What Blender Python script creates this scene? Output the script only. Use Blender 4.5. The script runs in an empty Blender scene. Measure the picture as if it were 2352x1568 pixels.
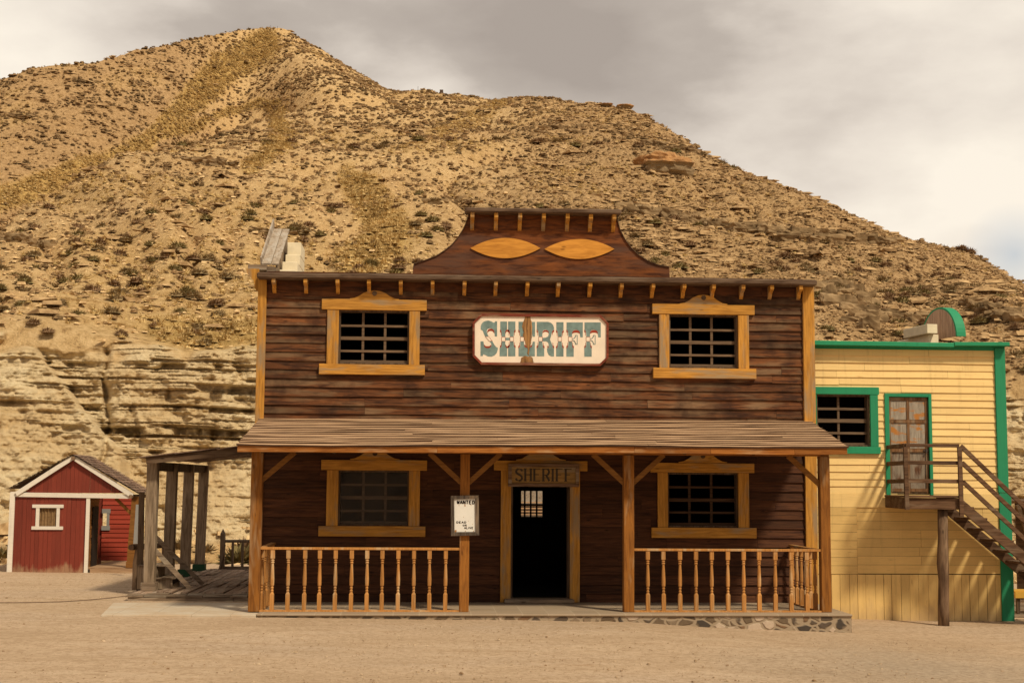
import bpy, bmesh, math, random
import numpy as np
from mathutils import Vector, Matrix, noise as mnoise
random.seed(7); rng = np.random.default_rng(7)
S = bpy.context.scene
COL = S.collection
# ------------------------------------------------------------------ camera
F_PX = 3267.0; CU, CV = 1176.0, 784.0          # focal length and centre, in 2352-px picture units
YAW, PITCH, ROLL = math.radians(3.4), math.radians(5.66), 0.0065
CAMZ = 2.12
_F = Vector((math.sin(YAW)*math.cos(PITCH), math.cos(YAW)*math.cos(PITCH), math.sin(PITCH)))
_R0 = Vector((math.cos(YAW), -math.sin(YAW), 0)); _U0 = _R0.cross(_F)
_R = _R0*math.cos(ROLL) + _U0*math.sin(ROLL); _U = _U0*math.cos(ROLL) - _R0*math.sin(ROLL)
CAM = Vector((0, 0, CAMZ))
cd = bpy.data.cameras.new('camera'); cam = bpy.data.objects.new('camera', cd); COL.objects.link(cam)
cam.matrix_world = Matrix(((_R.x, _U.x, -_F.x, 0), (_R.y, _U.y, -_F.y, 0), (_R.z, _U.z, -_F.z, CAMZ), (0, 0, 0, 1)))
cd.sensor_width = 36; cd.lens = 36*F_PX/2352; cd.clip_end = 9000; cd.clip_start = .1
S.camera = cam
# ------------------------------------------------------------------ sun, sky, exposure
SUN = Vector((.50, -.70, 1.0)).normalized()
EL = math.asin(SUN.z)
ld = bpy.data.lights.new('sun', 'SUN'); ld.energy = 3.1; ld.angle = math.radians(6.5); ld.color = (1.0, .86, .64)
sun = bpy.data.objects.new('sun', ld); COL.objects.link(sun)
sun.rotation_euler = SUN.to_track_quat('Z', 'Y').to_euler(); sun.location = (10, -10, 40)
S.view_settings.view_transform = 'Standard'; S.view_settings.look = 'None'; S.view_settings.exposure = .12
S.view_settings.gamma = 1
W = bpy.data.worlds.new('World'); S.world = W; W.use_nodes = True
def build_world():
    nt = W.node_tree; nt.nodes.clear(); N = nt.nodes; L = nt.links
    out = N.new('ShaderNodeOutputWorld'); bg = N.new('ShaderNodeBackground'); bg.inputs['Strength'].default_value = .1
    sky = N.new('ShaderNodeTexSky'); sky.sky_type = 'NISHITA'; sky.sun_disc = False
    sky.sun_elevation = EL; sky.sun_rotation = math.atan2(SUN.x, SUN.y)
    tc = N.new('ShaderNodeTexCoord')
    mp = N.new('ShaderNodeMapping'); mp.inputs['Scale'].default_value = (1, 1, 2.3); mp.inputs['Location'].default_value = (3.1, .4, .35)
    L.new(tc.outputs['Generated'], mp.inputs['Vector'])
    n1 = N.new('ShaderNodeTexNoise'); n1.inputs['Scale'].default_value = 2.6; n1.inputs['Detail'].default_value = 3; n1.inputs['Roughness'].default_value = .45
    n2 = N.new('ShaderNodeTexNoise'); n2.inputs['Scale'].default_value = 8.5; n2.inputs['Detail'].default_value = 7; n2.inputs['Roughness'].default_value = .55; L.new(mp.outputs[0], n2.inputs['Vector'])
    n1.inputs['Distortion'].default_value = .15
    L.new(mp.outputs[0], n1.inputs['Vector'])
    # brighter cloud toward the right, low in the sky, and at the far left
    sx = N.new('ShaderNodeSeparateXYZ'); L.new(tc.outputs['Generated'], sx.inputs[0])
    def math_(op, a, b=None, c=None, clamp=False):
        m = N.new('ShaderNodeMath'); m.operation = op; m.use_clamp = clamp
        for i, x in enumerate((a, b, c)):
            if x is None: continue
            if isinstance(x, (int, float)): m.inputs[i].default_value = x
            else: L.new(x, m.inputs[i])
        return m.outputs[0]
    # vector to two bright patches (directions in the world)
    def patch(d, width):
        v = N.new('ShaderNodeVectorMath'); v.operation = 'DISTANCE'; L.new(tc.outputs['Generated'], v.inputs[0]); v.inputs[1].default_value = d
        return math_('SUBTRACT', 1, math_('DIVIDE', v.outputs['Value'], width), clamp=True)
    def dirn(u, v):
        d = _F*F_PX + _R*(u-CU) - _U*(v-CV); return d.normalized()
    pr = patch(dirn(2330, 170), .34); pl = patch(dirn(-60, 60), .17); pm = patch(dirn(1010, 205), .10)
    dk = patch(dirn(1380, 60), .26)
    s = math_('ADD', math_('ADD', n1.outputs['Fac'], math_('MULTIPLY', math_('SUBTRACT', n2.outputs['Fac'], .5), .50)), math_('MULTIPLY', pr, .34))
    s = math_('ADD', s, math_('MULTIPLY', pl, .40)); s = math_('ADD', s, math_('MULTIPLY', pm, .26))
    s = math_('SUBTRACT', s, math_('MULTIPLY', dk, .10))
    r = N.new('ShaderNodeValToRGB'); L.new(s, r.inputs[0]); e = r.color_ramp.elements
    e[0].position = .34; e[0].color = (.32, .275, .24, 1); e[1].position = .90; e[1].color = (.76, .69, .59, 1)
    x = e.new(.50); x.color = (.395, .345, .30, 1); x = e.new(.60); x.color = (.52, .46, .40, 1); x = e.new(.72); x.color = (.63, .565, .49, 1)
    gain = N.new('ShaderNodeVectorMath'); gain.operation = 'SCALE'; gain.inputs['Scale'].default_value = 12.0; L.new(r.outputs[0], gain.inputs[0])
    mix = N.new('ShaderNodeMix'); mix.data_type = 'RGBA'
    blue = math_('MULTIPLY', patch(dirn(2330, 585), .035), .5, clamp=True)
    cov = math_('SUBTRACT', 1.0, blue)
    L.new(cov, mix.inputs['Factor']); L.new(sky.outputs[0], mix.inputs[6]); L.new(gain.outputs[0], mix.inputs[7])
    L.new(mix.outputs[2], bg.inputs['Color']); L.new(bg.outputs[0], out.inputs[0])
build_world()

# ------------------------------------------------------------------ picture -> world helpers (for surveying real planes)
def ray(u, v): return _F*F_PX + _R*(u-CU) - _U*(v-CV)
def at(u, v, Y):
    d = ray(u, v); return CAM + d*(Y/d.y)
def onz(u, v, z):
    d = ray(u, v); return CAM + d*((z-CAMZ)/d.z)
def proj(p):
    q = Vector(p)-CAM; w = q.dot(_F); return CU+F_PX*q.dot(_R)/w, CV-F_PX*q.dot(_U)/w
def X(u, v, Y): return at(u, v, Y).x
def Z(u, v, Y): return at(u, v, Y).z

# ------------------------------------------------------------------ materials
def lin(*c): return tuple((x/255/12.92 if x/255 <= .04045 else ((x/255+.055)/1.055)**2.4) for x in c)
class NT:
    def __init__(s, name, rough=.85, spec=.25):
        s.m = bpy.data.materials.new(name); s.m.use_nodes = True; s.t = s.m.node_tree
        s.b = s.t.nodes['Principled BSDF']; s.b.inputs['Roughness'].default_value = rough; s.b.inputs['Specular IOR Level'].default_value = spec
        s.tc = s.t.nodes.new('ShaderNodeTexCoord'); s.obj = s.tc.outputs['Object']
    def n(s, t): return s.t.nodes.new('ShaderNode'+t)
    def l(s, a, b):
        if hasattr(a, 'links') or hasattr(a, 'is_output'): s.t.links.new(a, b)
        else: b.default_value = a
    def set(s, sock, v):
        if isinstance(v, bpy.types.NodeSocket): s.t.links.new(v, sock)
        elif isinstance(v, (tuple, list)) and len(v) == 3 and sock.type == 'RGBA': sock.default_value = (*v, 1)
        else: sock.default_value = v
    def math(s, op, a, b=0, clamp=False):
        m = s.n('Math'); m.operation = op; m.use_clamp = clamp; s.set(m.inputs[0], a); s.set(m.inputs[1], b); return m.outputs[0]
    def mapping(s, vec, scale, loc=(0, 0, 0), rot=(0, 0, 0)):
        m = s.n('Mapping'); s.set(m.inputs['Vector'], vec); m.inputs['Scale'].default_value = scale; m.inputs['Location'].default_value = loc; m.inputs['Rotation'].default_value = rot; return m.outputs[0]
    def noise(s, vec, scale, detail=4, rough=.55, dist=0):
        m = s.n('TexNoise'); s.set(m.inputs['Vector'], vec); m.inputs['Scale'].default_value = scale; m.inputs['Detail'].default_value = detail
        m.inputs['Roughness'].default_value = rough; m.inputs['Distortion'].default_value = dist; return m.outputs['Fac']
    def ramp(s, fac, stops, interp='LINEAR'):
        m = s.n('ValToRGB'); s.set(m.inputs[0], fac); e = m.color_ramp.elements; m.color_ramp.interpolation = interp
        while len(e) < len(stops): e.new(.5)
        for x, (p, c) in zip(e, stops):
            x.position = p; x.color = (*c, 1) if isinstance(c, (tuple, list)) else (c, c, c, 1)
        return m.outputs[0]
    def mix(s, fac, a, b, mode='MIX'):
        m = s.n('Mix'); m.data_type = 'RGBA'; m.blend_type = mode; s.set(m.inputs['Factor'], fac); s.set(m.inputs[6], a); s.set(m.inputs[7], b); return m.outputs[2]
    def bump(s, h, strength=.3, dist=.02):
        m = s.n('Bump'); m.inputs['Strength'].default_value = strength; m.inputs['Distance'].default_value = dist; s.set(m.inputs['Height'], h)
        s.t.links.new(m.outputs[0], s.b.inputs['Normal'])
    def color(s, c): s.set(s.b.inputs['Base Color'], c)
    def island(s): return s.math('FRACT', s.math('ADD', s.n('NewGeometry').outputs['Random Per Island'], s.n('ObjectInfo').outputs['Random']))

def wood(name, c1, c2, axis='X', var=.3, weather=None, wamt=.5, knots=True, grain=16, bump=.35, rough=.85, wscale=1.2, dirt=None):
    """grained timber: c1 dark grain, c2 light grain, optional weathered colour in blotches along the board"""
    w = NT(name, rough)
    isl = w.island()
    off = w.n('CombineXYZ'); w.set(off.inputs[0], w.math('MULTIPLY', isl, 37)); w.set(off.inputs[1], w.math('MULTIPLY', isl, 91)); w.set(off.inputs[2], w.math('MULTIPLY', isl, 53))
    add = w.n('VectorMath'); add.operation = 'ADD'; w.set(add.inputs[0], w.obj); w.set(add.inputs[1], off.outputs[0])
    v = add.outputs[0]
    a = 'XYZ'.index(axis); sc = [grain]*3; sc[a] = 1.1
    g = w.noise(w.mapping(v, sc), 2.0, 5, .62, .6)
    sc2 = [5.0]*3; sc2[a] = .9
    blot = w.noise(w.mapping(v, sc2), wscale, 3, .6)
    col = w.ramp(g, [(.30, c1), (.66, c2)])
    if weather:
        col = w.mix(w.ramp(blot, [(.60-wamt*.35, 0.0), (.72-wamt*.25, 1.0)]), col, weather)
        col = w.mix(w.ramp(g, [(.34, .55), (.5, 0.0)]), col, c1)
    if knots:
        sk = [3.2]*3; sk[a] = 1.15
        vo = w.n('TexVoronoi'); w.set(vo.inputs['Vector'], w.mapping(v, sk)); vo.inputs['Scale'].default_value = 1.5
        col = w.mix(w.ramp(vo.outputs['Distance'], [(.035, .75), (.10, 0.0)]), col, tuple(x*.45 for x in c1))
    if dirt:
        col = w.mix(w.ramp(w.noise(w.obj, 1.6, 5, .65), [(.48, 0.0), (.68, .8)]), col, dirt)
    br = w.math('ADD', w.math('MULTIPLY', isl, var), 1-var/2)
    hsv = w.n('HueSaturation'); w.set(hsv.inputs['Value'], br); w.set(hsv.inputs['Color'], col)
    w.color(hsv.outputs[0]); w.bump(g, bump, .006)
    return w.m
def paint(name, c, var=.12, wear=None, axis='X', amt=.35, rough=.6, patchy=.25, base=None):
    w = NT(name, rough, .3); isl = w.island()
    sc = [9]*3; sc['XYZ'.index(axis)] = .8
    off = w.n('VectorMath'); off.operation = 'ADD'; w.set(off.inputs[0], w.obj)
    cx = w.n('CombineXYZ'); w.set(cx.inputs[0], w.math('MULTIPLY', isl, 41)); w.set(cx.inputs[1], w.math('MULTIPLY', isl, 77)); w.set(cx.inputs[2], w.math('MULTIPLY', isl, 13)); w.set(off.inputs[1], cx.outputs[0])
    g = w.noise(w.mapping(off.outputs[0], sc), 3, 6, .65, .4)
    big = w.noise(w.obj, 1.3, 4, .6)
    col = w.mix(w.ramp(big, [(.3, 0.0), (.7, patchy)]), c, tuple(x*.62 for x in c))
    col = w.mix(w.ramp(g, [(.25, .35), (.5, 0.0)]), col, tuple(x*.6 for x in c))
    if wear: col = w.mix(w.ramp(g, [(.64-amt*.1, 0.0), (.74, .8)]), col, wear)
    run_ = w.noise(w.mapping(w.obj, (7, 7, .5)), 1.6, 5, .65)
    col = w.mix(w.ramp(run_, [(.56, 0.0), (.72, .38)]), col, tuple(x*.55 for x in c))
    if base:
        sz = w.n('SeparateXYZ'); w.set(sz.inputs[0], w.obj)
        hgt = w.math('ADD', sz.outputs[2], w.math('MULTIPLY', w.math('SUBTRACT', w.noise(w.mapping(w.obj, (2.5, 2.5, 1)), 1.5, 6, .7), .5), -.9))
        col = w.mix(w.ramp(hgt, [(.0, .55), (base, 0.0)]), col, (.42, .29, .165))
    h = w.n('HueSaturation'); w.set(h.inputs['Value'], w.math('ADD', w.math('MULTIPLY', isl, var), 1-var/2)); w.set(h.inputs['Color'], col)
    w.color(h.outputs[0]); w.bump(g, .25, .006); return w.m
def plain(name, c, rough=.8, n=.15, scale=6):
    w = NT(name, rough); w.color(w.mix(w.ramp(w.noise(w.obj, scale, 5), [(.35, 0.0), (.7, 1.0)]), c, tuple(x*(1-n*2) for x in c))); return w.m
M = {}
M['side_x'] = wood('dark_stained_boards', (.024, .008, .0035), (.165, .060, .019), 'X', .7, (.155, .090, .046), .36, grain=13, wscale=1.0, dirt=(.026, .010, .005), bump=.7)
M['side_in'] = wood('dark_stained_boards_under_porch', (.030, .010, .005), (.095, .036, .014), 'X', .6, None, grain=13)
M['ply'] = wood('stained_plywood', (.045, .012, .004), (.21, .066, .016), 'X', .1, (.095, .045, .028), .45, knots=False, grain=7, wscale=.55)
M['frieze'] = wood('stained_frieze_board', (.02, .007, .004), (.12, .042, .014), 'X', .2, None, knots=False, grain=5)
M['trim_x'] = wood('golden_trim_x', (.34, .155, .025), (.58, .285, .052), 'X', .16, (.33, .225, .12), .22, grain=14)
M['trim_z'] = wood('golden_trim_z', (.34, .155, .025), (.58, .285, .052), 'Z', .16, (.31, .215, .12), .30, grain=14)
M['oval'] = wood('golden_plywood', (.40, .16, .022), (.66, .30, .05), 'X', .1, None, knots=True, grain=8)
M['post'] = wood('orange_post', (.17, .060, .010), (.33, .130, .022), 'Z', .25, (.36, .22, .11), .18, grain=12)
M['fascia'] = wood('orange_fascia', (.20, .065, .012), (.38, .145, .028), 'X', .3, (.42, .25, .12), .15, grain=14)
M['brace'] = wood('brown_brace', (.15, .06, .012), (.26, .115, .026), 'X', .2, grain=12)
M['balu'] = wood('turned_baluster_wood', (.33, .145, .035), (.54, .255, .075), 'Z', .35, (.50, .33, .17), .2, knots=False, grain=20)
M['cornice'] = wood('weathered_dark_log', (.045, .024, .013), (.12, .072, .044), 'X', .25, (.15, .10, .065), .45, grain=12)
M['shingle'] = wood('greybrown_roof_boards', (.40, .245, .135), (.56, .37, .22), 'X', .16, (.48, .31, .185), .35, grain=20, knots=False)
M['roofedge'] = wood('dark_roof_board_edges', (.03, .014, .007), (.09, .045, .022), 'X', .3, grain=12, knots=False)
M['grey_x'] = wood('grey_weathered_x', (.10, .068, .042), (.27, .195, .13), 'X', .4, (.33, .27, .20), .3, grain=14)
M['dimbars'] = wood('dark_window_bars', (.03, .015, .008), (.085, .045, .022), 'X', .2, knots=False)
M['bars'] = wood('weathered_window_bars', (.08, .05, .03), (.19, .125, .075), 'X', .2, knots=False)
M['grey_y'] = wood('grey_weathered_y', (.11, .075, .046), (.25, .175, .115), 'Y', .4, (.27, .20, .14), .4, grain=14)
M['grey_z'] = wood('grey_weathered_z', (.13, .09, .055), (.32, .235, .155), 'Z', .25, (.35, .27, .19), .3, grain=14)
M['pale_y'] = wood('pale_weathered_y', (.22, .17, .12), (.42, .34, .26), 'Y', .2, (.42, .37, .31), .4, grain=12)
M['dk_z'] = wood('dark_weathered_z', (.05, .03, .017), (.13, .085, .05), 'Z', .25, (.15, .105, .07), .3, grain=14)
M['dk_x'] = wood('dark_weathered_x', (.045, .024, .013), (.12, .07, .038), 'X', .3, (.15, .10, .06), .3, grain=14)
M['stair'] = wood('dark_stair_wood', (.055, .026, .012), (.155, .085, .045), 'X', .3, (.18, .12, .075), .25, grain=14)
M['pole'] = wood('rough_pole', (.06, .032, .017), (.20, .12, .07), 'Z', .2, (.26, .17, .10), .35, grain=9, bump=.8)
M['deck'] = wood('deck_boards', (.16, .10, .065), (.42, .29, .20), 'Y', .5, (.40, .31, .23), .35, grain=12)
M['deck_r'] = wood('red_hut_deck', (.25, .14, .07), (.45, .30, .18), 'X', .3, None, grain=12)
M['shake'] = wood('shakes', (.11, .06, .04), (.30, .19, .13), 'Y', .6, (.26, .18, .13), .4, grain=14, knots=False)
M['yel_x'] = paint('yellow_boards_x', (.86, .61, .25), .12, (.50, .30, .10), 'X', .1, patchy=.2)
M['yel_z'] = paint('yellow_boards_z', (.78, .53, .195), .2, (.42, .27, .10), 'Z', .45, patchy=.45, base=.32)
M['yel_low'] = paint('yellow_lower_boards', (.76, .515, .19), .14, (.40, .27, .10), 'X', .3, patchy=.45)
M['green_x'] = paint('green_paint_x', (.018, .27, .125), .12, (.03, .16, .09), 'X', .3)
M['green_z'] = paint('green_paint_z', (.018, .25, .115), .12, (.03, .15, .08), 'Z', .3)
M['dkgreen'] = paint('dark_green_paint', (.012, .06, .022), .15, (.05, .07, .03), 'X')
M['red_z'] = paint('red_boards_z', (.215, .037, .020), .34, (.30, .10, .055), 'Z', .25, patchy=.5, base=.16)
M['red_x'] = paint('red_boards_x', (.36, .050, .025), .2, (.30, .05, .03), 'X', .2, patchy=.25)
M['white'] = paint('white_paint', (.78, .72, .62), .08, (.50, .42, .32), 'X', .4, patchy=.2)
M['greypaint'] = paint('grey_paint', (.30, .29, .27), .08, None, 'Z')
M['concrete'] = plain('concrete', (.50, .42, .30), .9, .15, 9)
M['block'] = plain('pale_block', (.80, .70, .50), .9, .08, 7)
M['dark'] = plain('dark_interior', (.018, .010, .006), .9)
M['cream'] = plain('sign_cream', (.86, .75, .61), .7, .05, 5)
M['teal'] = plain('sign_teal', (.20, .29, .275), .7, .18, 9)
M['signred'] = plain('sign_red', (.34, .045, .018), .7)
M['signframe'] = wood('sign_frame_red', (.10, .022, .012), (.24, .05, .025), 'X', .3, (.30, .18, .11), .15, knots=False)
M['rotten'] = wood('rotten_wood', (.08, .035, .012), (.42, .22, .08), 'Z', .5, (.35, .29, .23), .25, grain=10)
M['carved'] = wood('carved_board', (.24, .145, .05), (.42, .25, .085), 'X', .2, (.30, .23, .15), .3, knots=False)
M['carvedframe'] = wood('carved_frame', (.10, .055, .03), (.26, .16, .10), 'X', .3, (.30, .24, .18), .3, knots=False)
M['posterframe'] = wood('charred_frame', (.045, .032, .024), (.15, .115, .085), 'Z', .3, (.24, .17, .11), .2, knots=False)
M['ink'] = plain('dark_letter', (.085, .065, .045), .8)
M['paper'] = plain('poster_white', (.78, .76, .70), .7, .04, 4)
M['inkbrown'] = plain('poster_ink', (.035, .02, .012), .8)
M['stain'] = plain('rust_stain', (.42, .20, .07), .8)
M['iron'] = plain('rusty_iron', (.09, .06, .045), .6)
M['cord'] = plain('cord', (.16, .10, .06), .8)
def glassm():
    w = NT('dusty_glass', .35, .5); g = w.noise(w.obj, 2.2, 5, .6); w.color(w.ramp(g, [(.3, (.035, .024, .013)), (.75, (.10, .07, .04))]))
    tr = w.n('BsdfTransparent'); mx = w.n('MixShader'); w.set(mx.inputs[0], w.ramp(g, [(.3, .12), (.7, .30)]))
    w.t.links.new(tr.outputs[0], mx.inputs[1]); w.t.links.new(w.b.outputs[0], mx.inputs[2])
    w.t.links.new(mx.outputs[0], w.t.nodes['Material Output'].inputs[0]); return w.m
M['glass'] = glassm()
def doorleaf():
    w = NT('weathered_door_leaf', .7); sc = w.mapping(w.obj, (14, 14, 1))
    g = w.noise(sc, 2.5, 5, .6, .5); base = w.ramp(g, [(.3, (.055, .02, .008)), (.7, (.16, .065, .025))])
    z = w.n('SeparateXYZ'); w.set(z.inputs[0], w.obj); up = w.noise(w.mapping(w.obj, (6, 6, 2.2)), 1.2, 5, .6)
    g2 = w.ramp(g, [(.3, (.16, .125, .09)), (.7, (.34, .28, .21))])
    w.color(w.mix(w.ramp(up, [(.36, 0.0), (.50, 1.0)]), base, g2)); w.bump(g, .3, .005); return w.m
M['doorleaf'] = doorleaf()
def doorglass():
    w = NT('weathered_upper_panel', .6); g = w.noise(w.mapping(w.obj, (10, 10, 1.2)), 3, 6, .65, .5)
    grey = w.ramp(g, [(.3, (.19, .155, .12)), (.7, (.42, .36, .28))])
    o = w.noise(w.mapping(w.obj, (2, 2, 5), (0, 0, .3)), 1.6, 4, .6)
    w.color(w.mix(w.ramp(o, [(.52, 0.0), (.60, 1.0)]), grey, (.42, .17, .035))); return w.m
M['panel'] = doorglass()
def stonework():
    w = NT('rubble_stonework', .85)
    v = w.mapping(w.obj, (1.0, 1, 1.5)); nz = w.n('TexNoise'); w.set(nz.inputs['Vector'], v); nz.inputs['Scale'].default_value = 3
    mv = w.n('VectorMath'); mv.operation = 'MULTIPLY_ADD'; w.set(mv.inputs[0], nz.outputs['Color']); mv.inputs[1].default_value = (.20, .20, .20); w.set(mv.inputs[2], v)
    vo = w.n('TexVoronoi'); w.set(vo.inputs['Vector'], mv.outputs[0]); vo.inputs['Scale'].default_value = 4.8
    ve = w.n('TexVoronoi'); ve.feature = 'DISTANCE_TO_EDGE'; w.set(ve.inputs['Vector'], mv.outputs[0]); ve.inputs['Scale'].default_value = 4.8
    sp = w.n('SeparateColor'); w.set(sp.inputs[0], vo.outputs['Color'])
    st = w.ramp(sp.outputs[0], [(0, (.20, .15, .10)), (.3, (.14, .11, .085)), (.5, (.30, .235, .165)), (.68, (.09, .075, .062)), (.80, (.27, .17, .10)), (.87, (.60, .53, .44))], 'CONSTANT')
    st = w.mix(.5, st, w.ramp(w.noise(w.obj, 22, 4), [(.3, (.16, .12, .09)), (.7, (.36, .30, .23))]), 'OVERLAY')
    edge = w.ramp(ve.outputs['Distance'], [(.07, 0.0), (.15, 1.0)])
    w.color(w.mix(edge, (.34, .26, .175), st)); w.bump(edge, .6, .03); return w.m
M['stone'] = stonework()
def tiles():
    w = NT('porch_tiles', .8); b = w.n('TexBrick'); w.set(b.inputs['Vector'], w.obj); b.offset = 0
    b.inputs['Scale'].default_value = 1; b.inputs['Brick Width'].default_value = .42; b.inputs['Row Height'].default_value = .42; b.inputs['Mortar Size'].default_value = .008
    b.inputs['Color1'].default_value = (.30, .23, .16, 1); b.inputs['Color2'].default_value = (.37, .285, .20, 1); b.inputs['Mortar'].default_value = (.42, .34, .24, 1)
    w.color(w.mix(w.ramp(w.noise(w.obj, 3.5, 6, .65), [(.4, 0.0), (.75, .7)]), b.outputs['Color'], (.36, .26, .16))); return w.m
M['tiles'] = tiles()
def slabm():
    w = NT('concrete_slab', .85); b = w.n('TexBrick'); w.set(b.inputs['Vector'], w.obj); b.offset = 0
    b.inputs['Scale'].default_value = 1; b.inputs['Brick Width'].default_value = .62; b.inputs['Row Height'].default_value = 3; b.inputs['Mortar Size'].default_value = .006
    b.inputs['Color1'].default_value = (.50, .43, .33, 1); b.inputs['Color2'].default_value = (.54, .465, .36, 1); b.inputs['Mortar'].default_value = (.30, .24, .17, 1)
    w.color(w.mix(w.ramp(w.noise(w.obj, 2.2, 6, .7), [(.38, 0.0), (.62, .85)]), b.outputs['Color'], (.47, .355, .235))); return w.m
M['slab'] = slabm()
def groundm():
    w = NT('sandy_ground', .95, .1)
    a = w.noise(w.mapping(w.obj, (1, 1.6, 1)), .22, 5, .6); f = w.noise(w.obj, 11, 8, .78); g = w.noise(w.obj, 90, 3, .7)
    c = w.ramp(a, [(.3, (.49, .355, .23)), (.5, (.58, .43, .29)), (.7, (.55, .42, .30))])
    c = w.mix(w.ramp(f, [(.38, .75), (.54, 0.0)]), c, (.34, .225, .13)); c = w.mix(w.ramp(w.noise(w.obj, 34, 4, .8), [(.34, .7), (.46, 0.0)]), c, (.29, .19, .11))
    c = w.mix(w.ramp(g, [(.62, 0.0), (.72, .55)]), c, (.66, .53, .37))
    c = w.mix(w.ramp(w.noise(w.mapping(w.obj, (.5, 2.2, 1)), 1.6, 6, .7), [(.58, 0.0), (.70, .45)]), c, (.36, .215, .105))
    s2 = w.noise(w.mapping(w.obj, (.35, 1.6, 1), rot=(0, 0, .12)), 1.1, 7, .72, .6)
    c = w.mix(w.ramp(s2, [(.40, .38), (.50, 0.0)]), c, (.40, .28, .17)); c = w.mix(w.ramp(s2, [(.56, 0.0), (.66, .35)]), c, (.64, .50, .35))
    vo = w.n('TexVoronoi'); w.set(vo.inputs['Vector'], w.obj); vo.inputs['Scale'].default_value = 5.5; c = w.mix(w.ramp(vo.outputs['Distance'], [(.05, .7), (.10, 0.0)]), c, (.24, .155, .085))
    xy = w.n('VectorMath'); xy.operation = 'DISTANCE'; w.set(xy.inputs[0], w.obj); xy.inputs[1].default_value = (6.6, 18.4, -.3)
    gp = w.math('SUBTRACT', 1.25, w.math('ADD', w.math('MULTIPLY', xy.outputs['Value'], .22), w.math('MULTIPLY', w.noise(w.obj, .8, 5, .6), .9)), True)
    c = w.mix(w.math('MULTIPLY', gp, .9), c, w.ramp(f, [(.38, (.27, .21, .15)), (.6, (.47, .38, .28))]))
    w.color(c); w.bump(w.math('ADD', f, w.math('MULTIPLY', g, .5)), .8, .03); return w.m
M['ground'] = groundm()
def hillm():
    w = NT('hill_rock', .95, .08)
    at_ = w.n('Attribute'); at_.attribute_name = 'mask'; sp = w.n('SeparateColor'); w.set(sp.inputs[0], at_.outputs['Color'])
    cliff, grass, red = sp.outputs[0], sp.outputs[1], sp.outputs[2]
    st = w.noise(w.mapping(w.obj, (.30, .30, 7.0)), 1.2, 7, .68, .3); f = w.noise(w.obj, 3.2, 9, .76); ff = w.noise(w.obj, 14, 5, .75); big = w.noise(w.obj, .10, 5, .6)
    slope = w.ramp(f, [(.35, (.34, .21, .095)), (.46, (.62, .42, .20)), (.62, (.80, .58, .31))])
    slope = w.mix(w.ramp(big, [(.35, 0.0), (.65, .5)]), slope, (.62, .39, .165))
    slope = w.mix(w.ramp(ff, [(.60, 0.0), (.70, .55)]), slope, (.70, .56, .36))
    slope = w.mix(w.ramp(ff, [(.33, .65), (.43, 0.0)]), slope, (.14, .085, .04))
    cl = w.ramp(st, [(.30, (.62, .47, .27)), (.42, (.82, .64, .38)), (.60, (.90, .74, .47)), (.75, (.74, .60, .38))])
    cl = w.mix(w.ramp(f, [(.38, .35), (.52, 0.0)]), cl, (.42, .31, .17))
    cl = w.mix(w.ramp(w.noise(w.obj, .35, 4), [(.45, 0.0), (.62, .45)]), cl, (.62, .40, .17))
    c = w.mix(cliff, slope, cl)
    c = w.mix(w.math('MULTIPLY', grass, .75), c, w.ramp(f, [(.35, (.30, .19, .06)), (.6, (.60, .40, .13))]))
    c = w.mix(w.math('MULTIPLY', red, .85), c, w.ramp(f, [(.36, (.22, .13, .06)), (.5, (.42, .265, .13)), (.66, (.60, .40, .205))]))  # third channel: brown shale with cloud shade put into the colour
    w.color(c); w.bump(w.math('ADD', w.math('MULTIPLY', f, 1.0), w.math('MULTIPLY', ff, .35)), .9, .22); return w.m
M['hill'] = hillm()
def foliage(name, a, b, sc=.6):
    w = NT(name, .9, .05); w.color(w.ramp(w.noise(w.obj, sc, 3, .6), [(.35, a), (.65, b)]))
    return w.m
M['shrub'] = foliage('shrub_leaf', (.20, .145, .075), (.32, .23, .12), 3)
M['shrub2'] = foliage('shrub_leaf_brown', (.18, .11, .06), (.27, .17, .095), 3)
M['shrub3'] = foliage('shrub_leaf_green', (.17, .135, .06), (.28, .215, .095), 3)
M['shrubfar'] = foliage('far_shrubs', (.15, .10, .05), (.36, .23, .115), .8)
M['grass'] = foliage('golden_grass', (.37, .25, .10), (.66, .48, .22), .9)
M['stones'] = foliage('loose_stone', (.46, .30, .145), (.84, .62, .34), 3.5)
M['ledge'] = foliage('ledge_rock', (.27, .17, .085), (.54, .37, .19), 2.5)
M['pebble'] = foliage('pebbles', (.24, .15, .08), (.58, .45, .30), 9)
def boulderm():
    w = NT('boulder_rock', .95, .1); f = w.noise(w.obj, 3, 8, .7); z = w.n('SeparateXYZ'); w.set(z.inputs[0], w.obj)
    lo = w.ramp(w.noise(w.mapping(w.obj, (.5, .5, 6)), 2, 4), [(.3, (.20, .14, .075)), (.7, (.34, .25, .15))])
    hi = w.ramp(f, [(.3, (.26, .13, .055)), (.65, (.50, .28, .12))])
    w.color(w.mix(w.ramp(w.math('ADD', z.outputs[2], w.math('MULTIPLY', f, .3)), [(.10, 0.0), (.18, 1.0)]), lo, hi)); w.bump(f, .8, .1); return w.m
M['boulder'] = boulderm()

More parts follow.
